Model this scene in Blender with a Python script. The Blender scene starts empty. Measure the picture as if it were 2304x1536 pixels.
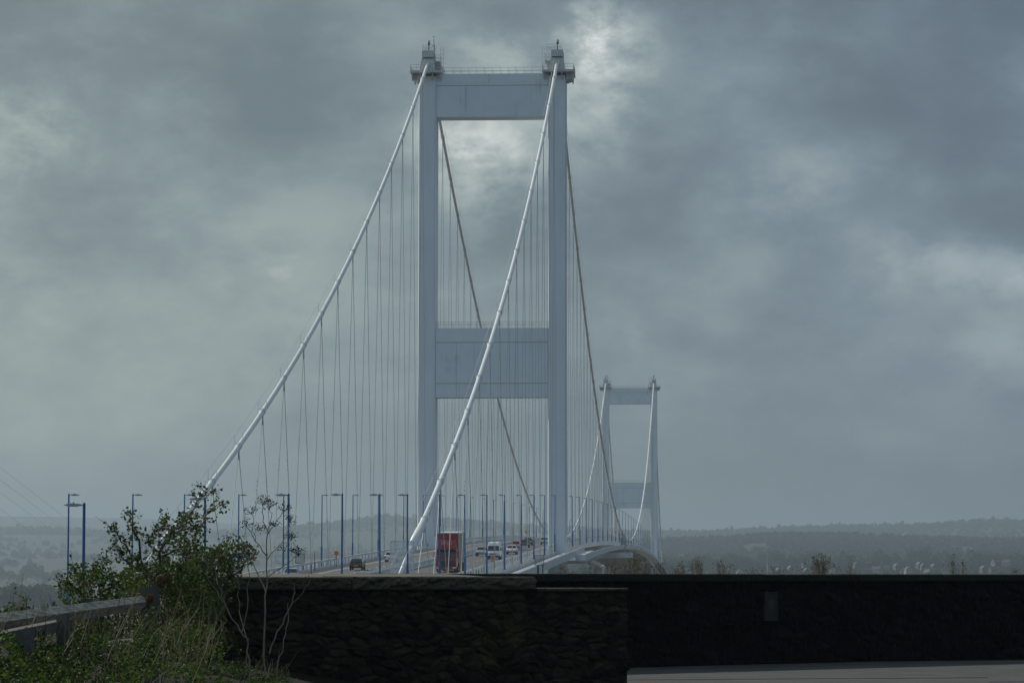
import bpy, bmesh, math, random
import numpy as np
from mathutils import Vector, Matrix
R = math.radians
SC = bpy.context.scene
COL = SC.collection
random.seed(7); NP = np.random.default_rng(7)

# ------------------------------------------------------------------ camera
FPX, YAW, PITCH, ROLL = 7412.6, 0.0602214, 0.0700240, 0.0013789
CAMX, CAMY = 38.15, -576.2            # bridge axis is X=0, near tower stands at Y=0, camera eye is Z=0
cyw, syw = math.cos(YAW), math.sin(YAW)
cp, sp = math.cos(PITCH), math.sin(PITCH)
FW = Vector((-syw*cp, cyw*cp, sp)); RT = Vector((cyw, syw, 0)); UP = RT.cross(FW)
R2 = RT*math.cos(ROLL)+UP*math.sin(ROLL); U2 = -RT*math.sin(ROLL)+UP*math.cos(ROLL)
cam_d = bpy.data.cameras.new('camera'); cam = bpy.data.objects.new('camera', cam_d); COL.objects.link(cam)
cam.matrix_world = Matrix(((R2.x, U2.x, -FW.x, CAMX), (R2.y, U2.y, -FW.y, CAMY), (R2.z, U2.z, -FW.z, 0), (0, 0, 0, 1)))
cam_d.sensor_width = 36; cam_d.sensor_fit = 'HORIZONTAL'; cam_d.lens = 36*FPX/2304
cam_d.clip_start = 0.5; cam_d.clip_end = 60000
SC.camera = cam

def dirpx(px, py):
    v = FW + R2*((px-1152)/FPX) - U2*((py-768)/FPX)
    return v
def at(px, py, d):                     # point seen at a pixel of the photograph, d metres ahead (horizontal depth)
    v = dirpx(px, py); h = v.dot(Vector((-syw, cyw, 0)))
    return Vector((CAMX, CAMY, 0)) + v*(d/h)
def fr(s, d, z):                       # camera-aligned ground frame: s to the right, d ahead
    return Vector((CAMX + cyw*s - syw*d, CAMY + syw*s + cyw*d, z))

# ------------------------------------------------------------------ light and sky
SUN_AZ, SUN_EL = R(50), R(29)         # azimuth to the left of the bridge axis
SDIR = Vector((-math.sin(SUN_AZ)*math.cos(SUN_EL), math.cos(SUN_AZ)*math.cos(SUN_EL), math.sin(SUN_EL)))
sun_d = bpy.data.lights.new('sun', 'SUN'); sun_d.energy = 4.0; sun_d.angle = R(0.5); sun_d.color = (1, .95, .87)
sun = bpy.data.objects.new('sun', sun_d); COL.objects.link(sun)
sun.rotation_euler = SDIR.to_track_quat('Z', 'Y').to_euler(); sun.location = (0, 0, 400)

W = bpy.data.worlds.new('World'); SC.world = W; W.use_nodes = True
nt = W.node_tree; nt.nodes.clear()
def N(t, ty, **kw):
    n = t.nodes.new(ty)
    for k, v in kw.items():
        if k == 'ins':
            for a, b in v.items(): n.inputs[a].default_value = b
        else: setattr(n, k, v)
    return n
def L(t, a, b): t.links.new(a, b)
def mth(t, op, a, b=None, clamp=False):
    n = t.nodes.new('ShaderNodeMath'); n.operation = op; n.use_clamp = clamp
    for i, v in enumerate((a, b)):
        if v is None: continue
        if isinstance(v, (int, float)): n.inputs[i].default_value = v
        else: t.links.new(v, n.inputs[i])
    return n.outputs[0]
def mapr(t, v, a, b, c, d, smooth=True):
    n = t.nodes.new('ShaderNodeMapRange'); n.interpolation_type = 'SMOOTHSTEP' if smooth else 'LINEAR'
    t.links.new(v, n.inputs['Value'])
    for k, x in zip(('From Min', 'From Max', 'To Min', 'To Max'), (a, b, c, d)): n.inputs[k].default_value = x
    return n.outputs[0]
def mixc(t, f, a, b, mode='MIX'):
    n = t.nodes.new('ShaderNodeMix'); n.data_type = 'RGBA'; n.blend_type = mode
    if isinstance(f, (int, float)): n.inputs[0].default_value = f
    else: t.links.new(f, n.inputs[0])
    for i, v in ((6, a), (7, b)):
        if isinstance(v, (tuple, list)): n.inputs[i].default_value = (*v[:3], 1)
        else: t.links.new(v, n.inputs[i])
    return n.outputs[2]

sky = N(nt, 'ShaderNodeTexSky', sky_type='NISHITA', sun_disc=False, sun_elevation=SUN_EL, sun_rotation=-SUN_AZ)
bg1 = N(nt, 'ShaderNodeBackground', ins={'Strength': .06}); L(nt, sky.outputs[0], bg1.inputs[0])
tc = N(nt, 'ShaderNodeTexCoord'); G = tc.outputs['Generated']
mp = N(nt, 'ShaderNodeMapping', ins={'Scale': (9, 9, 20)}); L(nt, G, mp.inputs[0])
n1 = N(nt, 'ShaderNodeTexNoise', ins={'Scale': 1.0, 'Detail': 8.0, 'Roughness': .50, 'Distortion': 0.0}); L(nt, mp.outputs[0], n1.inputs['Vector'])
mp2 = N(nt, 'ShaderNodeMapping', ins={'Scale': (24, 24, 40), 'Location': (3.1, 1.7, .4)}); L(nt, G, mp2.inputs[0])
n2 = N(nt, 'ShaderNodeTexNoise', ins={'Scale': 1.0, 'Detail': 11.0, 'Roughness': .62, 'Distortion': .12}); L(nt, mp2.outputs[0], n2.inputs['Vector'])
sep = N(nt, 'ShaderNodeSeparateXYZ'); L(nt, G, sep.inputs[0])
big = mapr(nt, n1.outputs[0], .28, .72, 0, 1)
fine = mapr(nt, n2.outputs[0], .28, .74, 0, 1)
val = mth(nt, 'ADD', mth(nt, 'MULTIPLY', big, .36), mth(nt, 'MULTIPLY', fine, .32))
# thinner and thicker places in the cloud deck, each at its own place in the sky
rag = mapr(nt, n2.outputs[0], .34, .66, .12, 1.5)
def patch(px, py, rad, amt, wide, src):
    v = dirpx(px, py).normalized()
    sc = N(nt, 'ShaderNodeVectorMath', operation='SUBTRACT'); L(nt, warp, sc.inputs[0]); sc.inputs[1].default_value = v
    st = N(nt, 'ShaderNodeVectorMath', operation='MULTIPLY'); L(nt, sc.outputs[0], st.inputs[0]); st.inputs[1].default_value = (1, 1, wide)
    ln = N(nt, 'ShaderNodeVectorMath', operation='LENGTH'); L(nt, st.outputs[0], ln.inputs[0])
    f = mapr(nt, ln.outputs['Value'], 0, rad, amt, 0)
    return mth(nt, 'MULTIPLY', f, src) if src is not None else f
wn = N(nt, 'ShaderNodeTexNoise', ins={'Scale': 34.0, 'Detail': 5.0, 'Roughness': .6}); L(nt, G, wn.inputs['Vector'])
wa = N(nt, 'ShaderNodeVectorMath', operation='SUBTRACT'); L(nt, wn.outputs['Color'], wa.inputs[0]); wa.inputs[1].default_value = (.5, .5, .5)
wb = N(nt, 'ShaderNodeVectorMath', operation='MULTIPLY_ADD'); L(nt, wa.outputs[0], wb.inputs[0]); wb.inputs[1].default_value = (.030, .030, .022); L(nt, G, wb.inputs[2]); warp = wb.outputs[0]
for px, py, rad, amt, wide, noisy in ((1372, 80, .022, .62, 1.0, 1), (1350, 75, .010, .40, 1.0, 1), (1325, 160, .024, .34, 1.0, 1), (1300, 240, .026, .26, 1.0, 1), (1060, 335, .026, .58, 1.0, 1), (1140, 125, .018, .30, 1.4, 1),
                                      (1150, 420, .035, .20, 1.0, 1), (60, 300, .028, .30, 1.2, 1), (2130, 590, .034, .26, 2.2, 1), (2300, 620, .022, .25, 1.6, 1), (2295, 810, .03, .18, 1.2, 1), (615, 595, .010, .28, 1.6, 1),
                                      (1650, 610, .045, .10, 3.0, 0), (1780, 430, .03, .16, 1.5, 1), (120, 900, .12, .24, 1.2, 0), (650, 480, .06, .10, 1.6, 0),
                                      (1500, 420, .035, -.22, 1.6, 0), (1420, 560, .05, -.10, 2.4, 0), (560, 110, .07, -.16, 1.6, 0), (640, 290, .035, -.10, 2, 0), (250, 420, .03, -.06, 2, 0),
                                      (2150, 200, .09, -.16, 1.3, 0), (1950, 720, .05, -.08, 2, 0), (1200, 10, .03, -.12, 1.5, 0)):
    val = mth(nt, 'ADD', val, patch(px, py, rad, amt, wide, rag if noisy else None))
cr = N(nt, 'ShaderNodeValToRGB'); L(nt, mth(nt, 'MULTIPLY', val, .625), cr.inputs[0])
e = cr.color_ramp; e.elements[0].position = 0; e.elements[0].color = (.105, .145, .182, 1); e.elements[1].position = 1.0; e.elements[1].color = (.72, .78, .79, 1)
for p, c in ((.12, (.134, .183, .222)), (.26, (.190, .252, .294)), (.40, (.270, .338, .365)), (.62, (.40, .47, .49))):
    q = e.elements.new(p); q.color = (*c, 1)
# the deck is thinner (greener, brighter) to the left, thicker (bluer) to the right
side = mapr(nt, sep.outputs[0], -.25, .14, 0, 1)
tint = mixc(nt, side, (1.37, 1.28, 1.09), (.945, .95, 1.005))
colr = mixc(nt, 1.0, cr.outputs[0], tint, 'MULTIPLY')
hor = mapr(nt, sep.outputs[2], 0, .07, 1, 0)
colr = mixc(nt, mth(nt, 'MULTIPLY', hor, .5), colr, mixc(nt, side, (.30, .365, .355), (.165, .212, .240)))
# unseen sky behind the viewer, made bluer and brighter to light the tower faces
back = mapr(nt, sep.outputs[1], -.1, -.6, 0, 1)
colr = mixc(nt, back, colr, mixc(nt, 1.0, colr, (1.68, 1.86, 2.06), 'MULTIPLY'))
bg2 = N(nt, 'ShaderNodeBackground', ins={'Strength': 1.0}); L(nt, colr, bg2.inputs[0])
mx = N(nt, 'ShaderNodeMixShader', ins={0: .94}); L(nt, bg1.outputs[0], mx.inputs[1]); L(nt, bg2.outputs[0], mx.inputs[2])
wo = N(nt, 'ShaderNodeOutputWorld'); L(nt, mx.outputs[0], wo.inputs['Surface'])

SC.view_settings.view_transform = 'Standard'; SC.view_settings.look = 'None'
SC.view_settings.exposure = 0; SC.view_settings.gamma = 1; SC.view_settings.use_curve_mapping = False
SC.render.engine = 'CYCLES'
SC.cycles.use_denoising = True
SC.cycles.max_bounces = 6; SC.cycles.transparent_max_bounces = 24; SC.cycles.volume_bounces = 1
SC.cycles.sample_clamp_indirect = 4

# ------------------------------------------------------------------ materials
def mat(name, col, rough=.6, metal=0, var=.12, scale=3.0, col2=None, bump=0, bscale=None, spec=.5, stretch=None):
    m = bpy.data.materials.new(name); m.use_nodes = True; t = m.node_tree
    b = t.nodes['Principled BSDF']; b.inputs['Roughness'].default_value = rough; b.inputs['Metallic'].default_value = metal
    b.inputs['Specular IOR Level'].default_value = spec
    c = N(t, 'ShaderNodeTexCoord'); src = c.outputs['Object']
    if stretch:
        k = N(t, 'ShaderNodeMapping', ins={'Scale': stretch}); L(t, src, k.inputs[0]); src = k.outputs[0]
    n = N(t, 'ShaderNodeTexNoise', ins={'Scale': scale, 'Detail': 6.0, 'Roughness': .6}); L(t, src, n.inputs['Vector'])
    f = mapr(t, n.outputs[0], .3, .7, 0, 1)
    c2 = col2 or tuple(x*(1-var) for x in col)
    L(t, mixc(t, f, col, c2), b.inputs['Base Color'])
    if bump:
        nb = N(t, 'ShaderNodeTexNoise', ins={'Scale': bscale or scale*4, 'Detail': 6.0}); L(t, c.outputs['Object'], nb.inputs['Vector'])
        bp = N(t, 'ShaderNodeBump', ins={'Strength': bump, 'Distance': .02}); L(t, nb.outputs[0], bp.inputs['Height']); L(t, bp.outputs[0], b.inputs['Normal'])
    return m
def leafmat(name, cols, trans=.35, rough=.7):
    m = bpy.data.materials.new(name); m.use_nodes = True; t = m.node_tree; t.nodes.clear()
    g = N(t, 'ShaderNodeNewGeometry'); r = N(t, 'ShaderNodeValToRGB'); L(t, g.outputs['Random Per Island'], r.inputs[0])
    e = r.color_ramp; k = len(cols)
    e.elements[0].position = 0; e.elements[0].color = (*cols[0], 1); e.elements[1].position = 1; e.elements[1].color = (*cols[-1], 1)
    for i in range(1, k-1):
        q = e.elements.new(i/(k-1)); q.color = (*cols[i], 1)
    p = N(t, 'ShaderNodeBsdfPrincipled', ins={'Roughness': rough, 'Specular IOR Level': .25}); L(t, r.outputs[0], p.inputs['Base Color'])
    tr = N(t, 'ShaderNodeBsdfTranslucent'); L(t, mixc(t, 1.0, r.outputs[0], (1.3, 1.5, .7), 'MULTIPLY'), tr.inputs[0])
    s = N(t, 'ShaderNodeMixShader', ins={0: trans}); L(t, p.outputs[0], s.inputs[1]); L(t, tr.outputs[0], s.inputs[2])
    o = N(t, 'ShaderNodeOutputMaterial'); L(t, s.outputs[0], o.inputs[0])
    return m

M = {}
M['paint'] = mat('tower_paint', (.63, .665, .71), .55, var=.10, scale=.35, stretch=(1, 1, .25))
def streaked():
    m = bpy.data.materials.new('stained_paint'); m.use_nodes = True; t = m.node_tree; b = t.nodes['Principled BSDF']; b.inputs['Roughness'].default_value = .55
    c = N(t, 'ShaderNodeTexCoord')
    k = N(t, 'ShaderNodeMapping', ins={'Scale': (1.6, 1.6, .07)}); L(t, c.outputs['Object'], k.inputs[0])
    n = N(t, 'ShaderNodeTexNoise', ins={'Scale': 1.0, 'Detail': 5.0}); L(t, k.outputs[0], n.inputs['Vector'])
    k2 = N(t, 'ShaderNodeMapping', ins={'Scale': (.25, .25, .25)}); L(t, c.outputs['Object'], k2.inputs[0])
    n2 = N(t, 'ShaderNodeTexNoise', ins={'Scale': 1.0, 'Detail': 4.0}); L(t, k2.outputs[0], n2.inputs['Vector'])
    st = mth(t, 'MULTIPLY', mapr(t, n.outputs[0], .54, .70, 0, 1), mapr(t, n2.outputs[0], .46, .64, 0, .5))
    base = mixc(t, mapr(t, n2.outputs[0], .3, .7, 0, 1), (.62, .66, .71), (.56, .60, .65))
    L(t, mixc(t, st, base, (.30, .27, .22)), b.inputs['Base Color'])
    return m
M['beam'] = streaked()
M['white'] = mat('white_steel_paint', (.66, .68, .70), .55, var=.28, scale=.5)
M['cable'] = mat('cable_paint', (.70, .72, .74), .42, var=.08, scale=.6)
M['housing'] = mat('housing_paint', (.50, .52, .50), .6, var=.22, scale=.7)
M['wire'] = mat('galvanised_wire', (.46, .46, .44), .5, var=.15, scale=1)
M['seam'] = mat('seam_grime', (.27, .28, .27), .8)
M['dark'] = mat('dark_steel', (.03, .033, .036), .5)
M['blue'] = mat('blue_post_paint', (.011, .112, .30), .38, var=.22, scale=2)
M['lantern'] = mat('lantern_grey', (.22, .24, .26), .45)
M['glasslens'] = mat('lamp_lens', (.6, .6, .58), .15)
M['orange'] = mat('orange_board', (.62, .13, .03), .5)
M['asphalt'] = mat('road_asphalt', (.075, .077, .08), .75, var=.25, scale=.15, bump=.2, bscale=40)
M['line'] = mat('road_line_paint', (.62, .62, .58), .6, var=.2, scale=1)
M['concrete'] = mat('pier_concrete', (.30, .29, .27), .85, var=.3, scale=.12, bump=.4, bscale=2)
M['glass'] = mat('vehicle_glass', (.012, .015, .018), .08, spec=.6)
M['tyre'] = mat('tyre_rubber', (.015, .015, .016), .85)
M['chrome'] = mat('headlight_glass', (.65, .68, .7), .15)
M['taillight'] = mat('red_lens', (.45, .01, .012), .2)
M['redpaint'] = mat('lorry_red_paint', (.27, .005, .011), .3, var=.15)
M['curtain'] = mat('lorry_curtain', (.30, .31, .31), .7, var=.2, scale=.5)
M['timber'] = mat('weathered_timber', (.52, .46, .38), .8, col2=(.15, .125, .10), scale=2.0, bump=.9, bscale=45, stretch=(26, 1.6, 26))
M['timberdark'] = mat('dark_timber', (.09, .085, .075), .85, var=.5, scale=2.0, bump=.6, bscale=30)  # darker timber tone for the posts and the near rail
M['stem'] = mat('dry_stem', (.20, .165, .12), .7, var=.4, scale=8)
M['stemdark'] = mat('brown_twig', (.075, .055, .04), .8, var=.4, scale=12)
M['seed'] = mat('brown_seed', (.045, .032, .022), .9, var=.4, scale=20)
M['teasel'] = mat('teasel_brown', (.15, .065, .028), .9, var=.5, scale=60)
M['hawleaf'] = leafmat('hawthorn_leaf', [(.018, .032, .010), (.032, .052, .016), (.05, .075, .022), (.075, .07, .025)], .3)
M['bramleaf'] = leafmat('bramble_leaf', [(.006, .014, .005), (.016, .032, .008), (.045, .085, .016), (.014, .028, .008), (.075, .10, .026), (.05, .028, .014)], .35)
M['drygrass'] = leafmat('dry_grass', [(.12, .09, .05), (.22, .18, .11), (.16, .13, .07), (.28, .24, .16)], .3, .7)
M['weedleaf'] = leafmat('brown_weed', [(.06, .042, .02), (.11, .072, .028), (.05, .055, .022), (.085, .06, .026)], .3)
M['crown'] = leafmat('far_tree_foliage', [(.012, .026, .012), (.022, .042, .016), (.034, .058, .02)], .15, .8)
M['crown2'] = leafmat('pale_tree_foliage', [(.026, .045, .018), (.045, .068, .024), (.06, .075, .028)], .15, .8)
M['bark'] = mat('bark', (.06, .05, .04), .9)
M['render'] = mat('house_render', (.20, .185, .16), .8)
M['whiterender'] = mat('house_white_render', (.27, .27, .265), .8)
M['brickwall'] = mat('house_brick', (.085, .066, .058), .85)
M['rooftile'] = mat('roof_tile', (.07, .058, .054), .8, var=.3, scale=.4)
M['lichen'] = mat('yellow_lichen', (.16, .12, .02), .9)

def stonemat(name, a, b, lich=True, attr=False):
    m = bpy.data.materials.new(name); m.use_nodes = True; t = m.node_tree; bs = t.nodes['Principled BSDF']
    bs.inputs['Roughness'].default_value = .93; bs.inputs['Specular IOR Level'].default_value = .15
    c = N(t, 'ShaderNodeTexCoord')
    n = N(t, 'ShaderNodeTexNoise', ins={'Scale': 9.0, 'Detail': 8.0, 'Roughness': .7}); L(t, c.outputs['Object'], n.inputs['Vector'])
    if attr:
        g = N(t, 'ShaderNodeAttribute', attribute_name='stone_tint'); rnd = g.outputs['Fac']
        base = mixc(t, rnd, b, a)
    else:
        g = N(t, 'ShaderNodeNewGeometry'); rnd = g.outputs['Random Per Island']
        base = mixc(t, mapr(t, rnd, 0, 1, .2, 1, False), b, a)
    col = mixc(t, mapr(t, n.outputs[0], .35, .68, 0, .7), base, mixc(t, .5, base, b))
    n3 = N(t, 'ShaderNodeTexNoise', ins={'Scale': 30.0, 'Detail': 6.0, 'Roughness': .85}); L(t, c.outputs['Object'], n3.inputs['Vector'])
    col = mixc(t, mapr(t, n3.outputs[0], .60, .76, 0, .5), col, tuple(x*1.9 for x in a))
    if lich:
        n2 = N(t, 'ShaderNodeTexNoise', ins={'Scale': 1.7, 'Detail': 6.0, 'Roughness': .65}); L(t, c.outputs['Object'], n2.inputs['Vector'])
        col = mixc(t, mapr(t, n2.outputs[0], .58, .72, 0, .75), col, (.075, .062, .016))
        n4 = N(t, 'ShaderNodeTexNoise', ins={'Scale': 3.3, 'Detail': 5.0, 'Roughness': .7}); n4.noise_dimensions = '4D'; n4.inputs['W'].default_value = 7.3; L(t, c.outputs['Object'], n4.inputs['Vector'])
        col = mixc(t, mapr(t, n4.outputs[0], .62, .74, 0, .8), col, (.026, .034, .014))
    L(t, col, bs.inputs['Base Color'])
    bp = N(t, 'ShaderNodeBump', ins={'Strength': .9, 'Distance': .02}); L(t, n.outputs[0], bp.inputs['Height']); L(t, bp.outputs[0], bs.inputs['Normal'])
    return m
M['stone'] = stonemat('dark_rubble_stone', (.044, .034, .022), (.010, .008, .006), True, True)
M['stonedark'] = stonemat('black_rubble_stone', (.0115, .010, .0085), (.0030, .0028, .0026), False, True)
M['mortar'] = mat('dark_mortar', (.006, .0055, .005), .95)
M['coping'] = stonemat('coping_stone', (.075, .066, .048), (.034, .030, .022))
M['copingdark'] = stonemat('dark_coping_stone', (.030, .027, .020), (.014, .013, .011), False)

# ------------------------------------------------------------------ mesh builder
class MB:
    def __init__(s): s.v = []; s.f = []
    def add(s, vs, fs):
        o = len(s.v); s.v.extend([tuple(x) for x in vs]); s.f.extend([tuple(i+o for i in f) for f in fs])
    def box(s, x0, x1, y0, y1, z0, z1):
        s.add([(x0, y0, z0), (x1, y0, z0), (x1, y1, z0), (x0, y1, z0), (x0, y0, z1), (x1, y0, z1), (x1, y1, z1), (x0, y1, z1)],
              [(0, 3, 2, 1), (4, 5, 6, 7), (0, 1, 5, 4), (1, 2, 6, 5), (2, 3, 7, 6), (3, 0, 4, 7)])
    def beam(s, a, b, w, h, up=(0, 0, 1), roll=0):
        a = Vector(a); b = Vector(b); d = (b-a).normalized(); u = Vector(up); x = d.cross(u)
        if x.length < 1e-5: x = d.cross(Vector((0, 1, 0)))
        x.normalize(); u = x.cross(d)
        if roll:
            x, u = x*math.cos(roll)+u*math.sin(roll), -x*math.sin(roll)+u*math.cos(roll)
        vs = []
        for p in (a, b):
            for i, j in ((-1, -1), (1, -1), (1, 1), (-1, 1)): vs.append(p+x*(i*w/2)+u*(j*h/2))
        s.add(vs, [(0, 1, 2, 3), (7, 6, 5, 4), (0, 4, 5, 1), (1, 5, 6, 2), (2, 6, 7, 3), (3, 7, 4, 0)])
    def tube(s, pts, r, n=8, cap=True):
        pts = [Vector(p) for p in pts]; k = len(pts); rs = r if isinstance(r, (list, tuple)) else [r]*k
        vs = []; prev = None
        for i, p in enumerate(pts):
            d = (pts[min(i+1, k-1)]-pts[max(i-1, 0)]).normalized()
            if prev is None:
                ref = Vector((0, 0, 1)) if abs(d.z) < .9 else Vector((1, 0, 0)); x = d.cross(ref).normalized()
            else: x = (prev-d*prev.dot(d)).normalized()
            prev = x; y = d.cross(x)
            for j in range(n):
                a = 2*math.pi*j/n; vs.append(p+(x*math.cos(a)+y*math.sin(a))*rs[i])
        fs = [(i*n+j, i*n+(j+1) % n, (i+1)*n+(j+1) % n, (i+1)*n+j) for i in range(k-1) for j in range(n)]
        if cap: fs += [tuple(range(n-1, -1, -1)), tuple((k-1)*n+j for j in range(n))]
        s.add(vs, fs)
    def loft(s, rings, cap=True):          # closed rings of equal length
        n = len(rings[0]); vs = [p for r in rings for p in r]
        fs = [(i*n+j, i*n+(j+1) % n, (i+1)*n+(j+1) % n, (i+1)*n+j) for i in range(len(rings)-1) for j in range(n)]
        if cap: fs += [tuple(range(n-1, -1, -1)), tuple((len(rings)-1)*n+j for j in range(n))]
        s.add(vs, fs)
    def ball(s, c, r, n=10, m=6, sc=(1, 1, 1)):
        vs = [(c[0], c[1], c[2]+r*sc[2])]
        for i in range(1, m):
            t = math.pi*i/m
            for j in range(n):
                a = 2*math.pi*j/n; vs.append((c[0]+r*sc[0]*math.sin(t)*math.cos(a), c[1]+r*sc[1]*math.sin(t)*math.sin(a), c[2]+r*sc[2]*math.cos(t)))
        vs.append((c[0], c[1], c[2]-r*sc[2])); e = len(vs)-1
        fs = [(0, 1+j, 1+(j+1) % n) for j in range(n)]
        fs += [(1+(i-1)*n+j, 1+i*n+j, 1+i*n+(j+1) % n, 1+(i-1)*n+(j+1) % n) for i in range(1, m-1) for j in range(n)]
        fs += [(e, 1+(m-2)*n+(j+1) % n, 1+(m-2)*n+j) for j in range(n)]
        s.add(vs, fs)
    def build(s, name, m, parent=None, smooth=False, fix=True):
        me = bpy.data.meshes.new(name); me.from_pydata(s.v, [], s.f); me.update()
        if fix and len(s.f) < 60000:
            b = bmesh.new(); b.from_mesh(me); bmesh.ops.recalc_face_normals(b, faces=b.faces); b.to_mesh(me); b.free()
        me.materials.append(m)
        if smooth:
            for p in me.polygons: p.use_smooth = True
        o = bpy.data.objects.new(name, me); COL.objects.link(o)
        if parent is not None: o.parent = parent
        return o
def bulk(name, V, F, m, parent=None):       # numpy verts and quads
    me = bpy.data.meshes.new(name); me.from_pydata(V.tolist(), [], F.tolist()); me.update(); me.materials.append(m)
    o = bpy.data.objects.new(name, me); COL.objects.link(o)
    if parent is not None: o.parent = parent
    return o
def tag(o, label=None, cat=None, group=None, kind=None):
    if label: o['label'] = label
    if cat: o['category'] = cat
    if group: o['group'] = group
    if kind: o['kind'] = kind
    return o
def empty(name, loc=(0, 0, 0), rz=0, rx=0):
    o = bpy.data.objects.new(name, None); COL.objects.link(o); o.location = loc; o.rotation_euler = (rx, 0, rz); o.empty_display_size = .2
    return o
KIDS = {}
def kids(o): return [c for c in bpy.data.objects if c.parent == o]
def copy_tree(o, cache={}):
    key = o.name
    if key not in cache: cache[key] = [(c, kids(c)) for c in kids(o)]
    r = o.copy(); COL.objects.link(r)
    for c, gs in cache[key]:
        d = c.copy(); COL.objects.link(d); d.parent = r
        for g in gs:
            h = g.copy(); COL.objects.link(h); h.parent = d
    return r
def leaves(P, size, aspect=.62, up=0.0, rng=NP):
    """diamond leaves at points P, random orientation"""
    n = len(P); d = rng.normal(size=(n, 3)); d[:, 2] = d[:, 2]*.7+up; d /= np.linalg.norm(d, axis=1)[:, None]
    q = rng.normal(size=(n, 3)); w = np.cross(d, q); w /= np.linalg.norm(w, axis=1)[:, None]
    s = (size*rng.uniform(.6, 1.3, n))[:, None] if np.isscalar(size) else size[:, None]
    k = np.cross(d, w)
    a = P-d*s*.5; c = P+d*s*.5; b = P+w*s*aspect*.5+k*s*.12; e = P-w*s*aspect*.5+k*s*.12
    V = np.stack([a, b, c, e], 1).reshape(-1, 3); F = np.arange(4*n).reshape(-1, 4)
    return V, F

# ------------------------------------------------------------------ terrain, water
Z0, SL, SM = 4.15, .0233, .0213
def zroad(y):
    if y <= 0: return Z0+SL*y
    if y <= 988: return Z0+SM*y-SM/988*y*y
    return Z0-SL*(y-988)
def prof(tab):
    xs = [a for a, b in tab]; ys = [b for a, b in tab]
    return lambda x: np.interp(x, xs, ys)
RIDGE_FAR = prof([(-300, 1167), (0, 1165), (150, 1164), (300, 1168), (480, 1176), (600, 1184), (700, 1192), (800, 1203), (1000, 1240), (2500, 1240)])
RIDGE_MAIN = prof([(-300, 1194), (0, 1197), (100, 1197), (250, 1205), (400, 1209), (560, 1200), (680, 1189), (760, 1181), (870, 1168), (960, 1173), (1060, 1177), (1150, 1185), (1250, 1193),
                   (1350, 1199), (1500, 1202), (1600, 1201), (1750, 1194), (1900, 1188), (2050, 1186), (2200, 1177), (2304, 1179), (2500, 1183)])
RIDGE_MID = prof([(-300, 1268), (600, 1262), (1100, 1245), (1300, 1231), (1500, 1221), (1650, 1217), (1750, 1210), (1900, 1211), (2000, 1214), (2200, 1220), (2500, 1222)])
RAD = [1500, 1640, 2300, 3000, 4100, 5600, 7000, 9000, 11000, 14000, 20000]
def zfar(px):
    L_ = np.clip((px-500)/900, 0, 1)       # 0 left, 1 right
    yz = lambda y, r: (1288-y)*r/FPX
    return [-52, -30, -24*(1-L_)-10*L_, -18*(1-L_)-4*L_, -18*(1-L_)+4*L_, yz(RIDGE_MID(px), 5600), yz(RIDGE_MID(px), 5600)*.95*L_+38*(1-L_),
            yz(RIDGE_MAIN(px), 9000), yz(RIDGE_MAIN(px), 9000)*.8, yz(RIDGE_FAR(px), 14000), yz(RIDGE_FAR(px), 14000)*.6]
from mathutils import noise as mn
def terrain_z(th, r):
    """th: angle to the right of the camera's heading, r: metres from the camera"""
    s = r*math.sin(th); d = r*math.cos(th)
    if r < 1500:
        if d < 48:
            z = -1.155
            if s < -1.0 and abs(th) < 1.2: z += .28*min(1, (-1.0-s)/1.5)*max(0, min(1, (d-8)/8))
            if d < 40: return z
            return z
        t = min(1, (d-48)/60); z = -1.3-8.5*t*t*(3-2*t)
        z += 8.7*math.exp(-((s+13.4)/3.2)**2-((d-104)/13)**2)
        if d > 240: z -= 42*min(1, (d-240)/90)
        return z
    px = 1152+FPX*math.tan(max(-.2, min(.2, th))); px = min(max(px, -300), 2500)
    zs = zfar(px); z = float(np.interp(r, RAD, zs))
    P = Vector((s/260, d/260, 0))
    if r > 1600: z += mn.noise(P)*min(6, r*.0006)
    return z
ths = [R(a) for a in np.arange(-180, -11, 3.0)]+[R(a) for a in np.arange(-10.5, 10.51, .035)]+[R(a) for a in np.arange(12, 178, 3.0)]
rs = [4, 8, 12, 16, 20, 24, 28, 32, 36, 40, 44, 47.9, 50, 54, 60, 66, 74, 82, 88, 92, 96, 100, 104, 108, 114, 120, 135, 160, 200, 240, 270, 300, 330, 360, 450, 700, 1000, 1300, 1499]+list(np.geomspace(1501, 20000, 110))
rs += [24000]
V = [tuple(fr(0, 0, -1.155))]; F = []
nt_ = len(ths)
for r in rs:
    for th in ths: V.append(tuple(fr(r*math.sin(th), r*math.cos(th), terrain_z(th, r))))
for j in range(nt_): F.append((0, 1+(j+1) % nt_, 1+j))
for i in range(len(rs)-1):
    for j in range(nt_):
        a = 1+i*nt_+j; b = 1+i*nt_+(j+1) % nt_; F.append((a, b, b+nt_, a+nt_))
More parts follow.
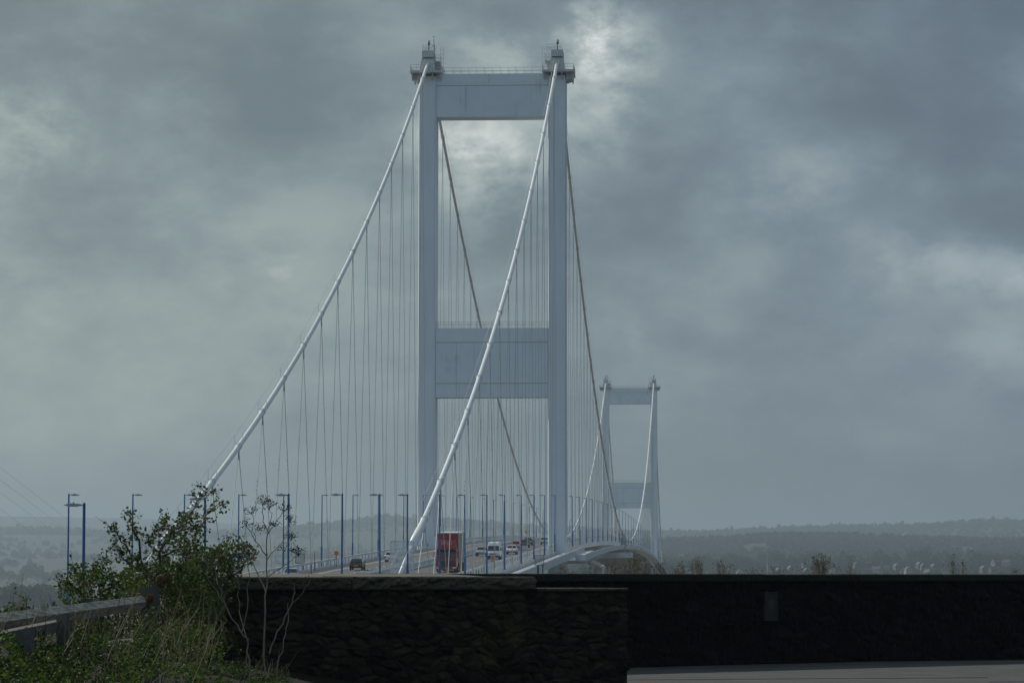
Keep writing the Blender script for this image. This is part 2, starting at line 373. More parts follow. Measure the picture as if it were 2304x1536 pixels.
def terrain_mat():
    m = bpy.data.materials.new('grass_and_fields'); m.use_nodes = True; t = m.node_tree; b = t.nodes['Principled BSDF']; b.inputs['Roughness'].default_value = .95
    b.inputs['Specular IOR Level'].default_value = .1
    c = N(t, 'ShaderNodeTexCoord')
    k = N(t, 'ShaderNodeMapping', ins={'Scale': (.0026, .0018, .0)}); L(t, c.outputs['Object'], k.inputs[0])
    nz = N(t, 'ShaderNodeTexNoise', ins={'Scale': 2.0, 'Detail': 3.0}); L(t, k.outputs[0], nz.inputs['Vector'])
    ad = N(t, 'ShaderNodeVectorMath', operation='MULTIPLY_ADD'); L(t, nz.outputs['Color'], ad.inputs[0]); ad.inputs[1].default_value = (.5, .5, 0); L(t, k.outputs[0], ad.inputs[2])
    v = N(t, 'ShaderNodeTexVoronoi', ins={'Scale': 1.0}); L(t, ad.outputs[0], v.inputs['Vector'])
    sp_ = N(t, 'ShaderNodeSeparateColor'); L(t, v.outputs['Color'], sp_.inputs[0])
    r = N(t, 'ShaderNodeValToRGB'); L(t, sp_.outputs[0], r.inputs[0]); r.color_ramp.interpolation = 'CONSTANT'
    e = r.color_ramp; e.elements[0].color = (.03, .05, .02, 1); e.elements[1].position = .86; e.elements[1].color = (.055, .060, .042, 1)
    for p, cc in ((.3, (.030, .041, .024)), (.5, (.037, .049, .029)), (.68, (.025, .036, .022))): q = e.elements.new(p); q.color = (*cc, 1)
    n2 = N(t, 'ShaderNodeTexNoise', ins={'Scale': .02, 'Detail': 8.0}); L(t, c.outputs['Object'], n2.inputs['Vector'])
    far = mixc(t, mapr(t, n2.outputs[0], .4, .7, 0, .6), r.outputs[0], (.02, .03, .018))
    n3 = N(t, 'ShaderNodeTexNoise', ins={'Scale': 1.5, 'Detail': 8.0}); L(t, c.outputs['Object'], n3.inputs['Vector'])
    near = mixc(t, mapr(t, n3.outputs[0], .35, .65, 0, 1), (.013, .0125, .007), (.007, .009, .004))
    sx = N(t, 'ShaderNodeSeparateXYZ'); L(t, c.outputs['Object'], sx.inputs[0])
    L(t, mixc(t, mapr(t, sx.outputs[1], 300, 800, 0, 1), near, far), b.inputs['Base Color'])
    return m
g = bulk('ground', np.array(V), np.empty((0, 4)), terrain_mat()) if False else None
me = bpy.data.meshes.new('ground'); me.from_pydata(V, [], F); me.update(); me.materials.append(terrain_mat())
ground = bpy.data.objects.new('ground', me); COL.objects.link(ground); tag(ground, kind='structure')
for p in me.polygons: p.use_smooth = True

w = MB()
ring = [(x, y) for x, y in ((-9000, -300), (9000, -300), (9000, 2600), (-9000, 2600))]
w.add([(x, y, -45) for x, y in ring], [(0, 1, 2, 3)])
wm = bpy.data.materials.new('estuary_water'); wm.use_nodes = True; t = wm.node_tree; b = t.nodes['Principled BSDF']
b.inputs['Base Color'].default_value = (.085, .075, .055, 1); b.inputs['Roughness'].default_value = .18
c = N(t, 'ShaderNodeTexCoord'); nz = N(t, 'ShaderNodeTexNoise', ins={'Scale': .25, 'Detail': 6.0}); L(t, c.outputs['Object'], nz.inputs['Vector'])
bp = N(t, 'ShaderNodeBump', ins={'Strength': .35, 'Distance': 1.0}); L(t, nz.outputs[0], bp.inputs['Height']); L(t, bp.outputs[0], b.inputs['Normal'])
tag(w.build('water', wm), kind='structure')

# pavement in front of the right wall
p_ = MB(); p_.add([fr(-.2, 14, -1.135), fr(14, 14, -1.135), fr(16, 47, -1.135), fr(-.2, 41, -1.135)], [(0, 1, 2, 3)])
pm = mat('pavement_asphalt', (.053, .053, .051), .85, var=.5, scale=2.2, bump=.5, bscale=60)
pave = p_.build('pavement', pm); tag(pave, kind='structure')
j_ = MB(); j_.beam(fr(1.0, 35.15, -1.1325), fr(5.2, 36.15, -1.1325), .035, .004); j_.beam(fr(5.0, 34.7, -1.1325), fr(9.5, 36.4, -1.1325), .02, .004)
tag(j_.build('tar_joint', M['dark'], pave))

# ------------------------------------------------------------------ bridge deck
HW = 11.4
def stations(y0, y1, step=9.0):
    n = max(1, int(round((y1-y0)/step))); return [y0+(y1-y0)*i/n for i in range(n+1)]
deck = empty('bridge_deck', (0, 0, Z0-3)); tag(deck, 'long white suspended bridge deck arching away over the estuary', 'bridge deck')
def D(mb, name, m, smooth=False):
    o = mb.build(name, m, deck, smooth); o.location = -Vector(deck.location); return o
YS = stations(-300, 1300)
mb = MB(); mb.loft([[(x, y, zroad(y)+z) for x, z in ((-11.3, -.02), (11.3, -.02), (11.3, -1.25), (8.2, -3.07), (-8.2, -3.07), (-11.3, -1.25))] for y in YS])
D(mb, 'box_girder', mat('girder_paint', (.22, .21, .195), .6, var=.2, scale=.2))
for sgn in (-1, 1):
    mb = MB()
    for y0, y1, off in ((-300, 6, .34), (6, 982, -1.15), (982, 1300, -.2)):
        ring = lambda y: [(sgn*x, y, zroad(y)+off+z) for x, z in ((12.6, -.95), (15.83, -.95), (15.83, 0), (15.93, 0), (15.93, -1.08), (15.6, -1.16), (12.6, -1.12))]
        mb.loft([ring(y) for y in stations(y0, y1)])
    D(mb, 'footway', M['white'])
    mb = MB()                                # white edge panel below the parapet
    mb.loft([[(sgn*x, y, zroad(y)+z) for x, z in ((11.33, .02), (11.37, .02), (11.37, -1.2), (11.33, -1.2))] for y in YS])
    for k in range(176): y = -297+9.05*k; z = zroad(y); mb.box(sgn*11.38-.012+.05*sgn, sgn*11.38+.012+.05*sgn, y-.12, y+.12, z-1.0, z-.1)
    D(mb, 'edge_panel', M['white'])
    mb = MB()                                # parapet with long slots
    for y0, y1 in zip(YS[:-1], YS[1:]):
        for za, zb in ((.02, .26), (.84, 1.08)):
            mb.loft([[(sgn*x, y, zroad(y)+z) for x, z in ((11.22, za), (11.28, za), (11.28, zb), (11.22, zb))] for y in (y0, y1)], cap=False)
    for k in range(372):
        y = -299+4.3*k; z = zroad(y); mb.box(sgn*11.25-.022, sgn*11.25+.022, y-.85, y+.85, z+.25, z+.85)
    D(mb, 'parapet', M['white'])
    mb = MB()                                # thin hand rail on the footway edge of the main span
    mb.tube([(sgn*15.88, y, zroad(y)-.62) for y in stations(6, 982, 12)], .02, 5)
    for k in range(163):
        y = 6+6.0*k; z = zroad(y)-1.15; mb.beam((sgn*15.88, y, z), (sgn*15.88, y, z+.54), .05, .05)
    D(mb, 'handrail', M['white'])
mb = MB()
for y0, y1 in zip(YS[:-1], YS[1:]):
    for s2 in (-.32, .32):
        mb.loft([[(s2+x, y, zroad(y)+z) for x, z in ((-.04, .42), (.04, .42), (.04, .74), (-.04, .74))] for y in (y0, y1)], cap=False)
for k in range(372):
    y = -299+4.3*k; z = zroad(y); mb.box(-.36, .36, y-.12, y+.12, z+.02, z+.86)
D(mb, 'central_barrier', M['white'])
mb = MB()                                    # wider walkway round the near tower's outer leg
for sgn in (-1, 1):
    mb = MB(); mb.loft([[(sgn*x, y, zroad(y)+z) for x, z in ((15.95, -.35), (17.6, -.35), (17.6, -1.35), (15.95, -1.35))] for y in (-34, -20, -6, 4)])
    D(mb, 'tower_walkway', M['white'])
# carriageways
for sgn in (-1, 1):
    mb = MB(); ys = stations(-470, 1300)
    mb.add([(sgn*x, y, zroad(y)+.004) for y in ys for x in (.5, 11.0)], [(2*i, 2*i+1, 2*i+3, 2*i+2) for i in range(len(ys)-1)])
    rd = mb.build('road', M['asphalt']); tag(rd, kind='structure')
    mb = MB()
    for x in (1.25, 8.55):
        mb.add([(sgn*(x+q), y, zroad(y)+.009) for y in ys for q in (-.1, .1)], [(2*i, 2*i+1, 2*i+3, 2*i+2) for i in range(len(ys)-1)])
    for k in range(195):
        y = -468+9*k
        mb.add([(sgn*(4.9+q), yy, zroad(yy)+.009) for yy in (y, y+3) for q in (-.08, .08)], [(0, 1, 3, 2)])
    tag(mb.build('lane_markings', M['line'], rd))
# approach embankment that carries the road before the bridge
mb = MB(); mb.loft([[(x, y, zroad(y)+z) for x, z in ((-16, -.05), (16, -.05), (24, -6.5), (-24, -6.5))] for y in stations(-480, -290)])
tag(mb.build('embankment_terrain', ground.data.materials[0]), kind='structure')
mb = MB()
for sgn in (-1, 1): mb.box(sgn*11.4-4, sgn*11.4+4, -318, -283, -24, zroad(-300)-1.6)
tag(mb.build('anchorage', M['concrete']), 'grey concrete anchorage block buried at the landward end of the bridge', 'anchorage')

# ------------------------------------------------------------------ towers
ZT = 87.55
def make_tower(Y, lab):
    T = empty('bridge_tower', (0, Y, 0)); tag(T, lab, 'bridge tower')
    hx, hy = 1.56, 2.5
    legs = []
    for sgn in (-1, 1):
        cx = sgn*HW; mb = MB()
        ring = lambda z: [(cx+a, b, z) for a, b in ((-hx+.13, -hy), (hx-.13, -hy), (hx, -hy+.32), (hx, hy-.32), (hx-.13, hy), (-hx+.13, hy), (-hx, hy-.32), (-hx, -hy+.32))]
        mb.loft([ring(-34), ring(20), ring(55), ring(ZT-.4)])
        lg = mb.build('leg', M['paint'], T); legs.append(lg)
        mb = MB()
        mb.box(cx+hx-.30, cx+hx-.27, -hy-.006, -hy+.02, -30, ZT-1) if sgn < 0 else mb.box(cx-hx+.92, cx-hx+.95, -hy-.006, -hy+.02, -30, ZT-1)
        mb.build('seam', M['seam'], lg)
        if sgn < 0:
            mb = MB()
            for k in range(7): mb.box(cx+hx+.9-.62*k if k < 6 else cx-hx+.3, cx+hx+1.5, -hy-1.2-.01*k, -hy-.02, 8.0-.85*k-.85, 8.0-.85*k)
            if Y < 10: mb.build('access_stair', M['paint'], lg)
    for (za, zb, seams, nm) in ((79.9, ZT, (85.45,), 'cross_beam'), (30.58, 42.7, (40.2, 33.0), 'cross_beam'), (-6.5, -1.0, (), 'cross_beam')):
        mb = MB(); mb.box(-HW+hx, HW-hx, -hy+.22, hy-.22, za, zb); bm_ = mb.build(nm, M['beam'], T)
        mb = MB()
        for z in seams: mb.box(-HW+hx, HW-hx, -hy+.212, -hy+.23, z-.06, z+.06)
        for x in ((-6.2, -3.1, 4.2) if za < 50 else ()): mb.box(x-.02, x+.02, -hy+.214, -hy+.23, za, seams[0]-.06 if seams else zb)
        if za < 0: pass
        else: mb.build('seam', M['seam'], bm_)
        if za > 0:
            mb = MB()
            for y in (-hy+.35, hy-.35):
                for z in (.55, 1.1): mb.tube([(-HW+hx, y, zb+z), (HW-hx, y, zb+z)], .03, 5)
                for k in range(15): x = -HW+hx+.05+k*(2*(HW-hx)-.1)/14; mb.beam((x, y, zb), (x, y, zb+1.12), .05, .05)
            mb.build('railing', M['wire'], bm_)
    for sgn in (-1, 1):
        cx = sgn*HW
        # wide lower platform on brackets round the leg's head
        mb = MB(); o = -sgn  # inner direction
        xo, xi = cx+sgn*3.0, cx-sgn*2.55
        x0, x1 = min(xo, xi), max(xo, xi)
        mb.box(x0, x1, -hy-1.6, hy+1.6, ZT+.05, ZT+.42)
        pl = mb.build('platform', M['housing'], T)
        for x in (x0+.35, cx-.9, cx+.9, x1-.35):
            for y in (-hy-1.2, hy+1.2):
                mb = MB(); mb.add([(x-.12, y-.3*np.sign(y), ZT+.05), (x+.12, y-.3*np.sign(y), ZT+.05), (x+.12, np.sign(y)*hy, ZT-1.2), (x-.12, np.sign(y)*hy, ZT-1.2), (x-.12, np.sign(y)*hy, ZT+.05), (x+.12, np.sign(y)*hy, ZT+.05)],
                       [(0, 1, 2, 3), (0, 3, 4), (1, 5, 2), (3, 2, 5, 4), (0, 4, 5, 1)]); mb.build('bracket', M['housing'], pl)
        mb = MB(); ax = cx+sgn*hx; bx_ = cx+sgn*2.9
        mb.add([(ax, -2.4, ZT+.04), (bx_, -2.4, ZT+.04), (bx_-sgn*.15, -2.4, ZT-.85), (ax, -2.4, ZT-1.25), (ax, 2.4, ZT+.04), (bx_, 2.4, ZT+.04), (bx_-sgn*.15, 2.4, ZT-.85), (ax, 2.4, ZT-1.25)],
               [(0, 1, 2, 3), (7, 6, 5, 4), (1, 5, 6, 2), (2, 6, 7, 3)])
        mb.build('end_bracket', M['housing'], pl)
        mb = MB(); zf = ZT+.42
        pts = [(x0+.05, -hy-1.55), (x1-.05, -hy-1.55), (x1-.05, hy+1.55), (x0+.05, hy+1.55), (x0+.05, -hy-1.55)]
        for (ax, ay), (bx, by) in zip(pts[:-1], pts[1:]):
            for z in (.5, 1.0): mb.tube([(ax, ay, zf+z), (bx, by, zf+z)], .03, 5)
            n = max(2, int(math.hypot(bx-ax, by-ay)/.95))
            for k in range(n): f = k/n; mb.beam((ax+(bx-ax)*f, ay+(by-ay)*f, zf), (ax+(bx-ax)*f, ay+(by-ay)*f, zf+1.02), .05, .05)
        mb.build('railing', M['wire'], pl)
        # tapering saddle housing
        mb = MB()
        ring = lambda hx_, hy_, z: [(cx-hx_, -hy_, z), (cx+hx_, -hy_, z), (cx+hx_, hy_, z), (cx-hx_, hy_, z)]
        mb.loft([ring(1.42, 2.9, zf), ring(1.18, 2.6, zf+1.7), ring(1.02, 2.3, zf+2.45)])
        hs = mb.build('saddle_housing', M['housing'], T)
        mb = MB(); mb.box(cx-1.0, cx+1.0, -2.75, 2.75, zf+2.52, zf+3.45); mb.box(cx-.95, cx+1.0, -2.55, 2.4, zf+3.45, zf+3.72)
        mb.build('top_box', M['housing'], hs)
        mb = MB(); mb.box(cx-.86, cx+.86, -2.5, 2.5, zf+2.44, zf+2.53); mb.build('shadow_gap', M['dark'], hs)
        for dx in (-.5, .15): mb = MB(); mb.box(cx+dx-.05, cx+dx+.05, -2.80, -2.74, zf+3.12, zf+3.27); mb.build('lifting_eye', M['white'], hs)
        # upper inner platform with its funnel bracket and cages
        mb = MB(); ix = cx-sgn*1.05; jx = cx-sgn*2.15
        xa, xb = min(ix, jx), max(ix, jx)
        mb.box(xa, xb, -2.0, 1.2, zf+1.72, zf+1.92)
        mb.loft([[(xa+.12, -1.8, zf+1.72), (xb, -1.8, zf+1.72), (xb, .6, zf+1.72), (xa+.12, .6, zf+1.72)], [(xa+.42, -.9, zf+.5), (xb, -.9, zf+.5), (xb, 0, zf+.5), (xa+.42, 0, zf+.5)]])
        mb.build('side_platform', M['housing'], hs)
        mb = MB()
        def cage(xa, xb, ya, yb, za, zb, n):
            for z in (za+(zb-za)*.5, zb):
                mb.tube([(xa, ya, z), (xb, ya, z), (xb, yb, z), (xa, yb, z), (xa, ya, z)], .022, 4)
            for k in range(n+1):
                x = xa+(xb-xa)*k/n; mb.beam((x, ya, za), (x, ya, zb), .035, .035); mb.beam((x, yb, za), (x, yb, zb), .035, .035)
        cage(xa, xb, -1.95, 1.1, zf+1.92, zf+3.0, 4)
        cage(cx-1.0 if sgn < 0 else cx-1.9, cx+1.15 if sgn < 0 else cx+.75, -1.6, 1.6, zf+3.72, zf+4.85, 9)
        for k in range(6): mb.tube([(jx-sgn*.0, -1.0, zf+.3+.75*k), (jx-sgn*.5, -1.0, zf+.3+.75*k)], .03, 4)
        mb.tube([(jx-sgn*.5, -1, zf+.1), (jx-sgn*.5, -1, zf+4.6)], .03, 4); mb.tube([(jx-sgn*.02, -1, zf+.1), (jx-sgn*.02, -1, zf+4.6)], .03, 4)
        mb.build('railing', M['wire'], hs)
        # beacon
        mb = MB(); mb.tube([(cx, 0, zf+3.7), (cx, 0, zf+5.15)], .10, 8); mb.tube([(cx, 0, zf+5.1), (cx, 0, zf+5.35), (cx, 0, zf+5.5)], [.22, .24, .2], 10)
        bc = mb.build('beacon_post', M['dark'], hs)
        mb = MB(); mb.ball((cx, 0, zf+5.72), .27, 12, 8); mb.build('beacon_lamp', M['glasslens'], hs, True)
        if sgn < 0:
            mb = MB(); mb.tube([(cx+.95, .2, zf+1.9), (cx+.95, .2, zf+4.9), (cx+.85, .2, zf+5.8), (cx+.85, .2, zf+6.6)], [.07, .06, .05, .03], 6)
            mb.tube([(cx+.6, .2, zf+6.62), (cx+1.15, .2, zf+6.62)], .025, 4); mb.tube([(cx+.6, .2, zf+5.0), (cx+.95, .2, zf+4.95)], .05, 4)
            mb.build('mast', M['dark'], hs)
    mb = MB(); mb.box(-18, 18, -7, 7, -62, -33.9); mb.build('pier', M['concrete'], T)
    return T
make_tower(0, 'tall pale grey portal tower nearest the camera, filling the middle of the view')
make_tower(988, 'small hazy portal tower at the far end of the bridge, right of the tall one')

# ------------------------------------------------------------------ main cables, bands, hangers
ZS = 90.3
def zcab(y):
    if y < 0: t_ = -y; return ZS-.424*t_+3.95e-4*t_*t_
    if y > 988: t_ = y-988; return ZS-.424*t_+3.95e-4*t_*t_
    return 10.45+(ZS-10.45)*((y-494)/494)**2
BANDS = [-(12.4+18.3*k) for k in range(15)]+[12.4+18.17*k for k in range(54)]+[988+12.4+18.3*k for k in range(15)]
def make_cable(sgn, lab):
    X = sgn*HW
    C_ = empty('main_cable', (X, 0, 0)); tag(C_, lab, 'suspension cable')
    mb = MB()
    ys = list(np.arange(-282, 0, 7.05))+[0]+list(np.arange(8, 988, 7.0))+[988]+list(np.arange(996, 1272, 7.05))
    mb.tube([(0, y, zcab(y)) for y in ys], [.40 if -283 < y < -273 else .275 for y in ys], 14)
    mb.tube([(0, -282, zcab(-282)), (0, -283, zcab(-283)), (0, -296, zcab(-296)-.4)], [.34, .22, .18], 10)
    mb.tube([(0, 1271, zcab(1271)), (0, 1290, zcab(1290))], .25, 8)
    mb.build('cable_body', M['cable'], C_, True)
    for side in (-.42, .42):
        mb = MB(); yy = [-296]+[b for b in BANDS[:15]][::-1]+[0]
        mb.tube([(side, y, zcab(y)+1.22) for y in yy], .016, 4); mb.tube([(side, y, zcab(y)+1.22) for y in [0]+BANDS[15:69]+[988]], .016, 4)
        mb.build('hand_strand', M['wire'], C_)
    for y in BANDS:
        d = 1.0; z = zcab(y); sl = (zcab(y+d)-zcab(y-d))/(2*d); dv = Vector((0, 1, sl)).normalized(); c = Vector((0, y, z)); up = Vector((1, 0, 0)).cross(dv)
        mb = MB(); mb.tube([c-dv*.62, c-dv*.5, c+dv*.5, c+dv*.62], [.30, .335, .335, .30], 14)
        for s2 in (-.42, .42): mb.tube([c+up*.15+Vector((s2, 0, 0)), c+Vector((s2, 0, .35)), c+Vector((s2, 0, 1.25))], .028, 5)
        mb.tube([c+Vector((-.44, 0, .34)), c+Vector((.44, 0, .34))], .03, 5)
        mb.box(-.07, .07, y-.35, y+.35, z-.62, z-.2)
        mb.build('cable_band', M['white'], C_, False)
    def hang(mb, y, yb):
        a = Vector((0, y, zcab(y)-.45)); b_ = Vector((0, yb, zroad(yb)+.1))
        if a.z-b_.z < .3: return
        ln = (a-b_).length; u = (b_-a)/ln
        s0 = a+u*min(1.1, ln*.3)
        mb.tube([a, s0], .075, 6)
        mb.tube([s0, b_-u*min(1.6, ln*.3)], .036, 5); mb.tube([b_-u*min(1.6, ln*.3), b_], .055, 5)
        if 18 < ln < 46:
            for k in (-1, 0, 1):
                q = a+u*(ln*.43)+u*(k*.55); mb.box(q.x-.085, q.x+.01, q.y-.04, q.y+.04, q.z-.07, q.z+.07)
    rest = MB(); n = 0
    for bi, y in enumerate(BANDS):
        for sg in (-1, 1):
            yb = y+sg*9.1
            if yb < -292 or yb > 1280: continue
            if -3 < yb < 3: yb = 3.2*(1 if y > 0 else -1)
            if n < 100:
                mb = MB(); hang(mb, y, yb)
                if mb.v: mb.build('hanger', M['wire'], C_); n += 1
            else: hang(rest, y, yb)
    tag(rest.build('hanger', M['wire'], C_), kind='stuff')
    return C_
make_cable(-1, 'left main suspension cable with its hangers, running down to the bush')
make_cable(1, 'right main suspension cable with its hangers, crossing in front of the near tower')

# wire cages round the lower cable ends
def cage_thing(sgn, lab):
    X = sgn*HW; C_ = empty('guard_cage', (X-sgn*.4, -286.5, -1.6)); tag(C_, lab, 'cage', 'mesh cages at the cable ends')
    mb = MB(); h0, h1, a = 0, 4.35, .80
    for x in (-a, a):
        for y in (-2.2, 2.2): mb.beam((x, y, h0), (x, y, h1), .06, .06)
    for z in (2.1, h1):
        for x in (-a, a): mb.beam((x, -2.2, z), (x, 2.2, z), .05, .05)
        for y in (-2.2, 2.2): mb.beam((-a, y, z), (a, y, z), .05, .05)
    mb.beam((-.42, -2.2, 0), (-.42, -2.2, h1-.2), .04, .04)
    mb.build('frame', M['white'], C_)
    mm = bpy.data.materials.new('wire_mesh'); mm.use_nodes = True; t = mm.node_tree; t.nodes.clear()
    tr = N(t, 'ShaderNodeBsdfTransparent'); df = N(t, 'ShaderNodeBsdfDiffuse', ins={'Color': (.62, .65, .68, 1)})
    c = N(t, 'ShaderNodeTexCoord'); nz = N(t, 'ShaderNodeTexNoise', ins={'Scale': 1.6, 'Detail': 3.0}); L(t, c.outputs['Object'], nz.inputs['Vector'])
    s = N(t, 'ShaderNodeMixShader'); L(t, mapr(t, nz.outputs[0], .35, .7, .22, .55), s.inputs[0]); L(t, tr.outputs[0], s.inputs[1]); L(t, df.outputs[0], s.inputs[2])
    o = N(t, 'ShaderNodeOutputMaterial'); L(t, s.outputs[0], o.inputs[0])
    mb = MB()
    for y in (-2.2, 2.2): mb.add([(-a, y, 0), (a, y, 0), (a, y, h1), (-a, y, h1)], [(0, 1, 2, 3)])
    for x in (-a, a): mb.add([(x, -2.2, 0), (x, 2.2, 0), (x, 2.2, h1), (x, -2.2, h1)], [(0, 1, 2, 3)])
    mb.build('mesh_panel', mm, C_)
cage_thing(1, 'white wire mesh cage round the lower end of the right cable')
cage_thing(-1, 'wire mesh cage round the lower end of the left cable, behind the bush')

# ------------------------------------------------------------------ lamp posts
def make_lamp():
    T = empty('street_lamp'); H = 9.25
    mb = MB(); mb.tube([(0, 0, -.3), (0, 0, 2.4), (0, 0, 2.5), (0, 0, 2.62)], [.125, .125, .115, .075], 10); mb.tube([(0, 0, 2.6), (0, 0, H-.05), (0, 0, H)], [.075, .062, .045], 10)
    mb.box(-.2, .2, -.2, .2, -.36, -.28)
    mb.build('post', M['blue'], T)
    mb = MB(); mb.tube([(0, 0, H-.1), (.3, 0, H-.1)], .03, 6); mb.build('arm', M['lantern'], T)
    mb = MB()
    mb.loft([[(x, -w_, H-.10-b_), (x, w_, H-.10-b_), (x, w_*.7, H-.10+t_), (x, -w_*.7, H-.10+t_)] for x, w_, b_, t_ in ((.12, .05, .03, .03), (.26, .12, .05, .055), (.52, .15, .055, .075), (.76, .12, .04, .04), (.88, .04, .015, .0))])
    ln = mb.build('lantern', M['lantern'], T)
    mb = MB(); mb.box(.28, .62, -.09, .09, H-.165, H-.14); mb.build('lens', M['glasslens'], ln)
    mb = MB(); mb.tube([(.45, 0, H-.04), (.45, 0, H+.02)], .03, 6); mb.build('photocell', M['dark'], ln)
    return T
LAMP = make_lamp(); used = [False]
def lamp(X, Y, right, label, group, dz=0):
    o = LAMP if not used[0] else copy_tree(LAMP)
    used[0] = True
    o.location = (X, Y, zroad(Y)+.2+dz); o.rotation_euler = (random.uniform(-.004, .004), random.uniform(-.002, .008), (math.pi if right else 0)+random.uniform(-.05, .05))
    tag(o, label, 'street lamp', group)
ORD = ['nearest', 'second', 'third', 'fourth', 'fifth', 'sixth', 'seventh', 'eighth', 'ninth', 'tenth', 'eleventh', 'twelfth', 'thirteenth']
rd_ = [138.6, 172, 205.8, 235.5, 263, 287, 321, 354.5, 389, 422.7, 460, 493, 524.7]
ld_ = [256, 284, 311.6, 347, 383.7, 421.8, 458.4, 494, 535, 571]
for i, d in enumerate(rd_):
    lamp(11.75-max(0, (220-d)*.0017), CAMY+d, True, f'{ORD[i]} blue lamp post of the row whose lanterns point left, before the tall tower', 'blue lamp posts, lanterns pointing left', -max(0, (210-d)*.0065))
for i, d in enumerate(ld_):
    lamp(-11.75-max(0, (345-d)*.004), CAMY+d, False, f'{ORD[i]} blue lamp post of the row whose lanterns point right, before the tall tower', 'blue lamp posts, lanterns pointing right')
d = 559.5
while d < 1860:
    lamp(11.75, CAMY+d, True, 'small blue lamp post on the deck beyond the tall tower, lantern pointing left', 'distant blue lamp posts, lanterns pointing left'); d += 35.9
d = 608.5
while d < 1860:
    lamp(-11.75, CAMY+d, False, 'small blue lamp post on the deck beyond the tall tower, lantern pointing right', 'distant blue lamp posts, lanterns pointing right'); d += 37.4

# ------------------------------------------------------------------ lattice sign boards, small signs, gantry
def lattice_sign(X, Y, lab):
    T = empty('sign_frame', (X, Y, zroad(Y)-.9)); tag(T, lab, 'sign', 'lattice boards on the deck edge')
    mb = MB()
    for x in (-.58, .58):
        mb.beam((x, 0, 1.3), (x, 0, 2.55), .07, .07)
    for z in (1.3, 2.55): mb.beam((-.61, 0, z), (.61, 0, z), .07, .07)
    mb.build('frame', M['dark'], T)
    mb = MB()
    for k in range(1, 12): x = -.58+1.16*k/12; mb.beam((x, .02, 1.3), (x, .02, 2.55), .025, .03)
    for k in range(1, 8): z = 1.3+1.25*k/8; mb.beam((-.58, .03, z), (.58, .03, z), .03, .025)
    mb.build('lattice', mat('lattice_steel', (.10, .11, .11), .6), T)
    mb = MB(); mb.beam((.45, .05, -.2), (.45, .05, 1.28), .14, .14); mb.beam((-.2, .05, -.2), (-.2, .05, 1.28), .28, .16); mb.build('post', M['dark'], T)
lattice_sign(16.2, CAMY+423, 'square dark lattice board on legs at the right deck edge, just above the wall')
lattice_sign(-15.8, CAMY+432, 'square dark lattice board on the left deck edge among the dead seed heads')
lattice_sign(16.4, CAMY+812, 'tiny dark lattice board on the arching deck near the lowest point of the cable')
def small_sign(X, Y, h, w_, lab, tilt=0):
    T = empty('warning_sign', (X, Y, zroad(Y))); tag(T, lab, 'sign')
    mb = MB(); mb.box(-w_/2, w_/2, -.03, 0, h-w_, h); mb.build('board', M['orange'], T)
    mb = MB(); mb.tube([(0, .04, 0), (0, .04, h-.05)], .04, 6); mb.tube([(0, .04, h-w_-.05), (-.1, -.1, h-w_-.35)], .07, 6); mb.build('post', M['dark'], T)
small_sign(-11.0, CAMY+432, 2.05, .56, 'square orange board on a short post by the left parapet')
small_sign(10.55, CAMY+417, 1.75, .42, 'orange board low beside the right parapet in front of the white van')
small_sign(-11.0, CAMY+880, 2.6, .6, 'faint orange board far along the bridge above the dark cars')
T = empty('marker_post', (-10.6, CAMY+405, zroad(-171))); tag(T, 'thin dark bollard post left of the orange board', 'post')
mb = MB(); mb.tube([(0, 0, 0), (-.05, 0, 2.2)], [.06, .04], 6); mb.build('shaft', M['dark'], T)
T = empty('marker_post', (-8.6, CAMY+385, zroad(-191))); tag(T, 'short dark post standing on the road right of the orange board', 'post')
mb = MB(); mb.tube([(0, 0, 0), (0, 0, 1.25)], [.06, .05], 6); mb.build('shaft', M['dark'], T)

gt = empty('inspection_gantry', (0, 236, zroad(236))); tag(gt, 'pale inspection gantry slung below the arching deck', 'gantry')
mb = MB()
path = [(-19, -3.55), (-11, -3.7), (-7.5, -5.1), (7.5, -5.1), (11, -3.7), (19, -3.55)]
rings = []
for x, z in path: rings.append([(x, -1.2, z-.65), (x, 1.2, z-.65), (x, 1.2, z+.65), (x, -1.2, z+.65)])
mb.loft(rings); mb.build('walkway', M['white'], gt)
mb = MB()
for sgn in (-1, 1):
    for y in (-.9, .9):
        mb.tube([(sgn*17.2, y, -2.95), (sgn*16.9, y, -1.9), (sgn*17.4, y, -1.2), (sgn*16.2, y, .6)], .16, 6)
    mb.box(sgn*16.6-.6, sgn*16.6+.6, -1.1, 1.1, -1.0, -.2)
mb.build('hoist', M['lantern'], gt)
mb = MB(); mb.box(9.6, 11.6, -1.0, 1.0, -3.0, -1.9); mb.build('cabin', M['dark'], gt)

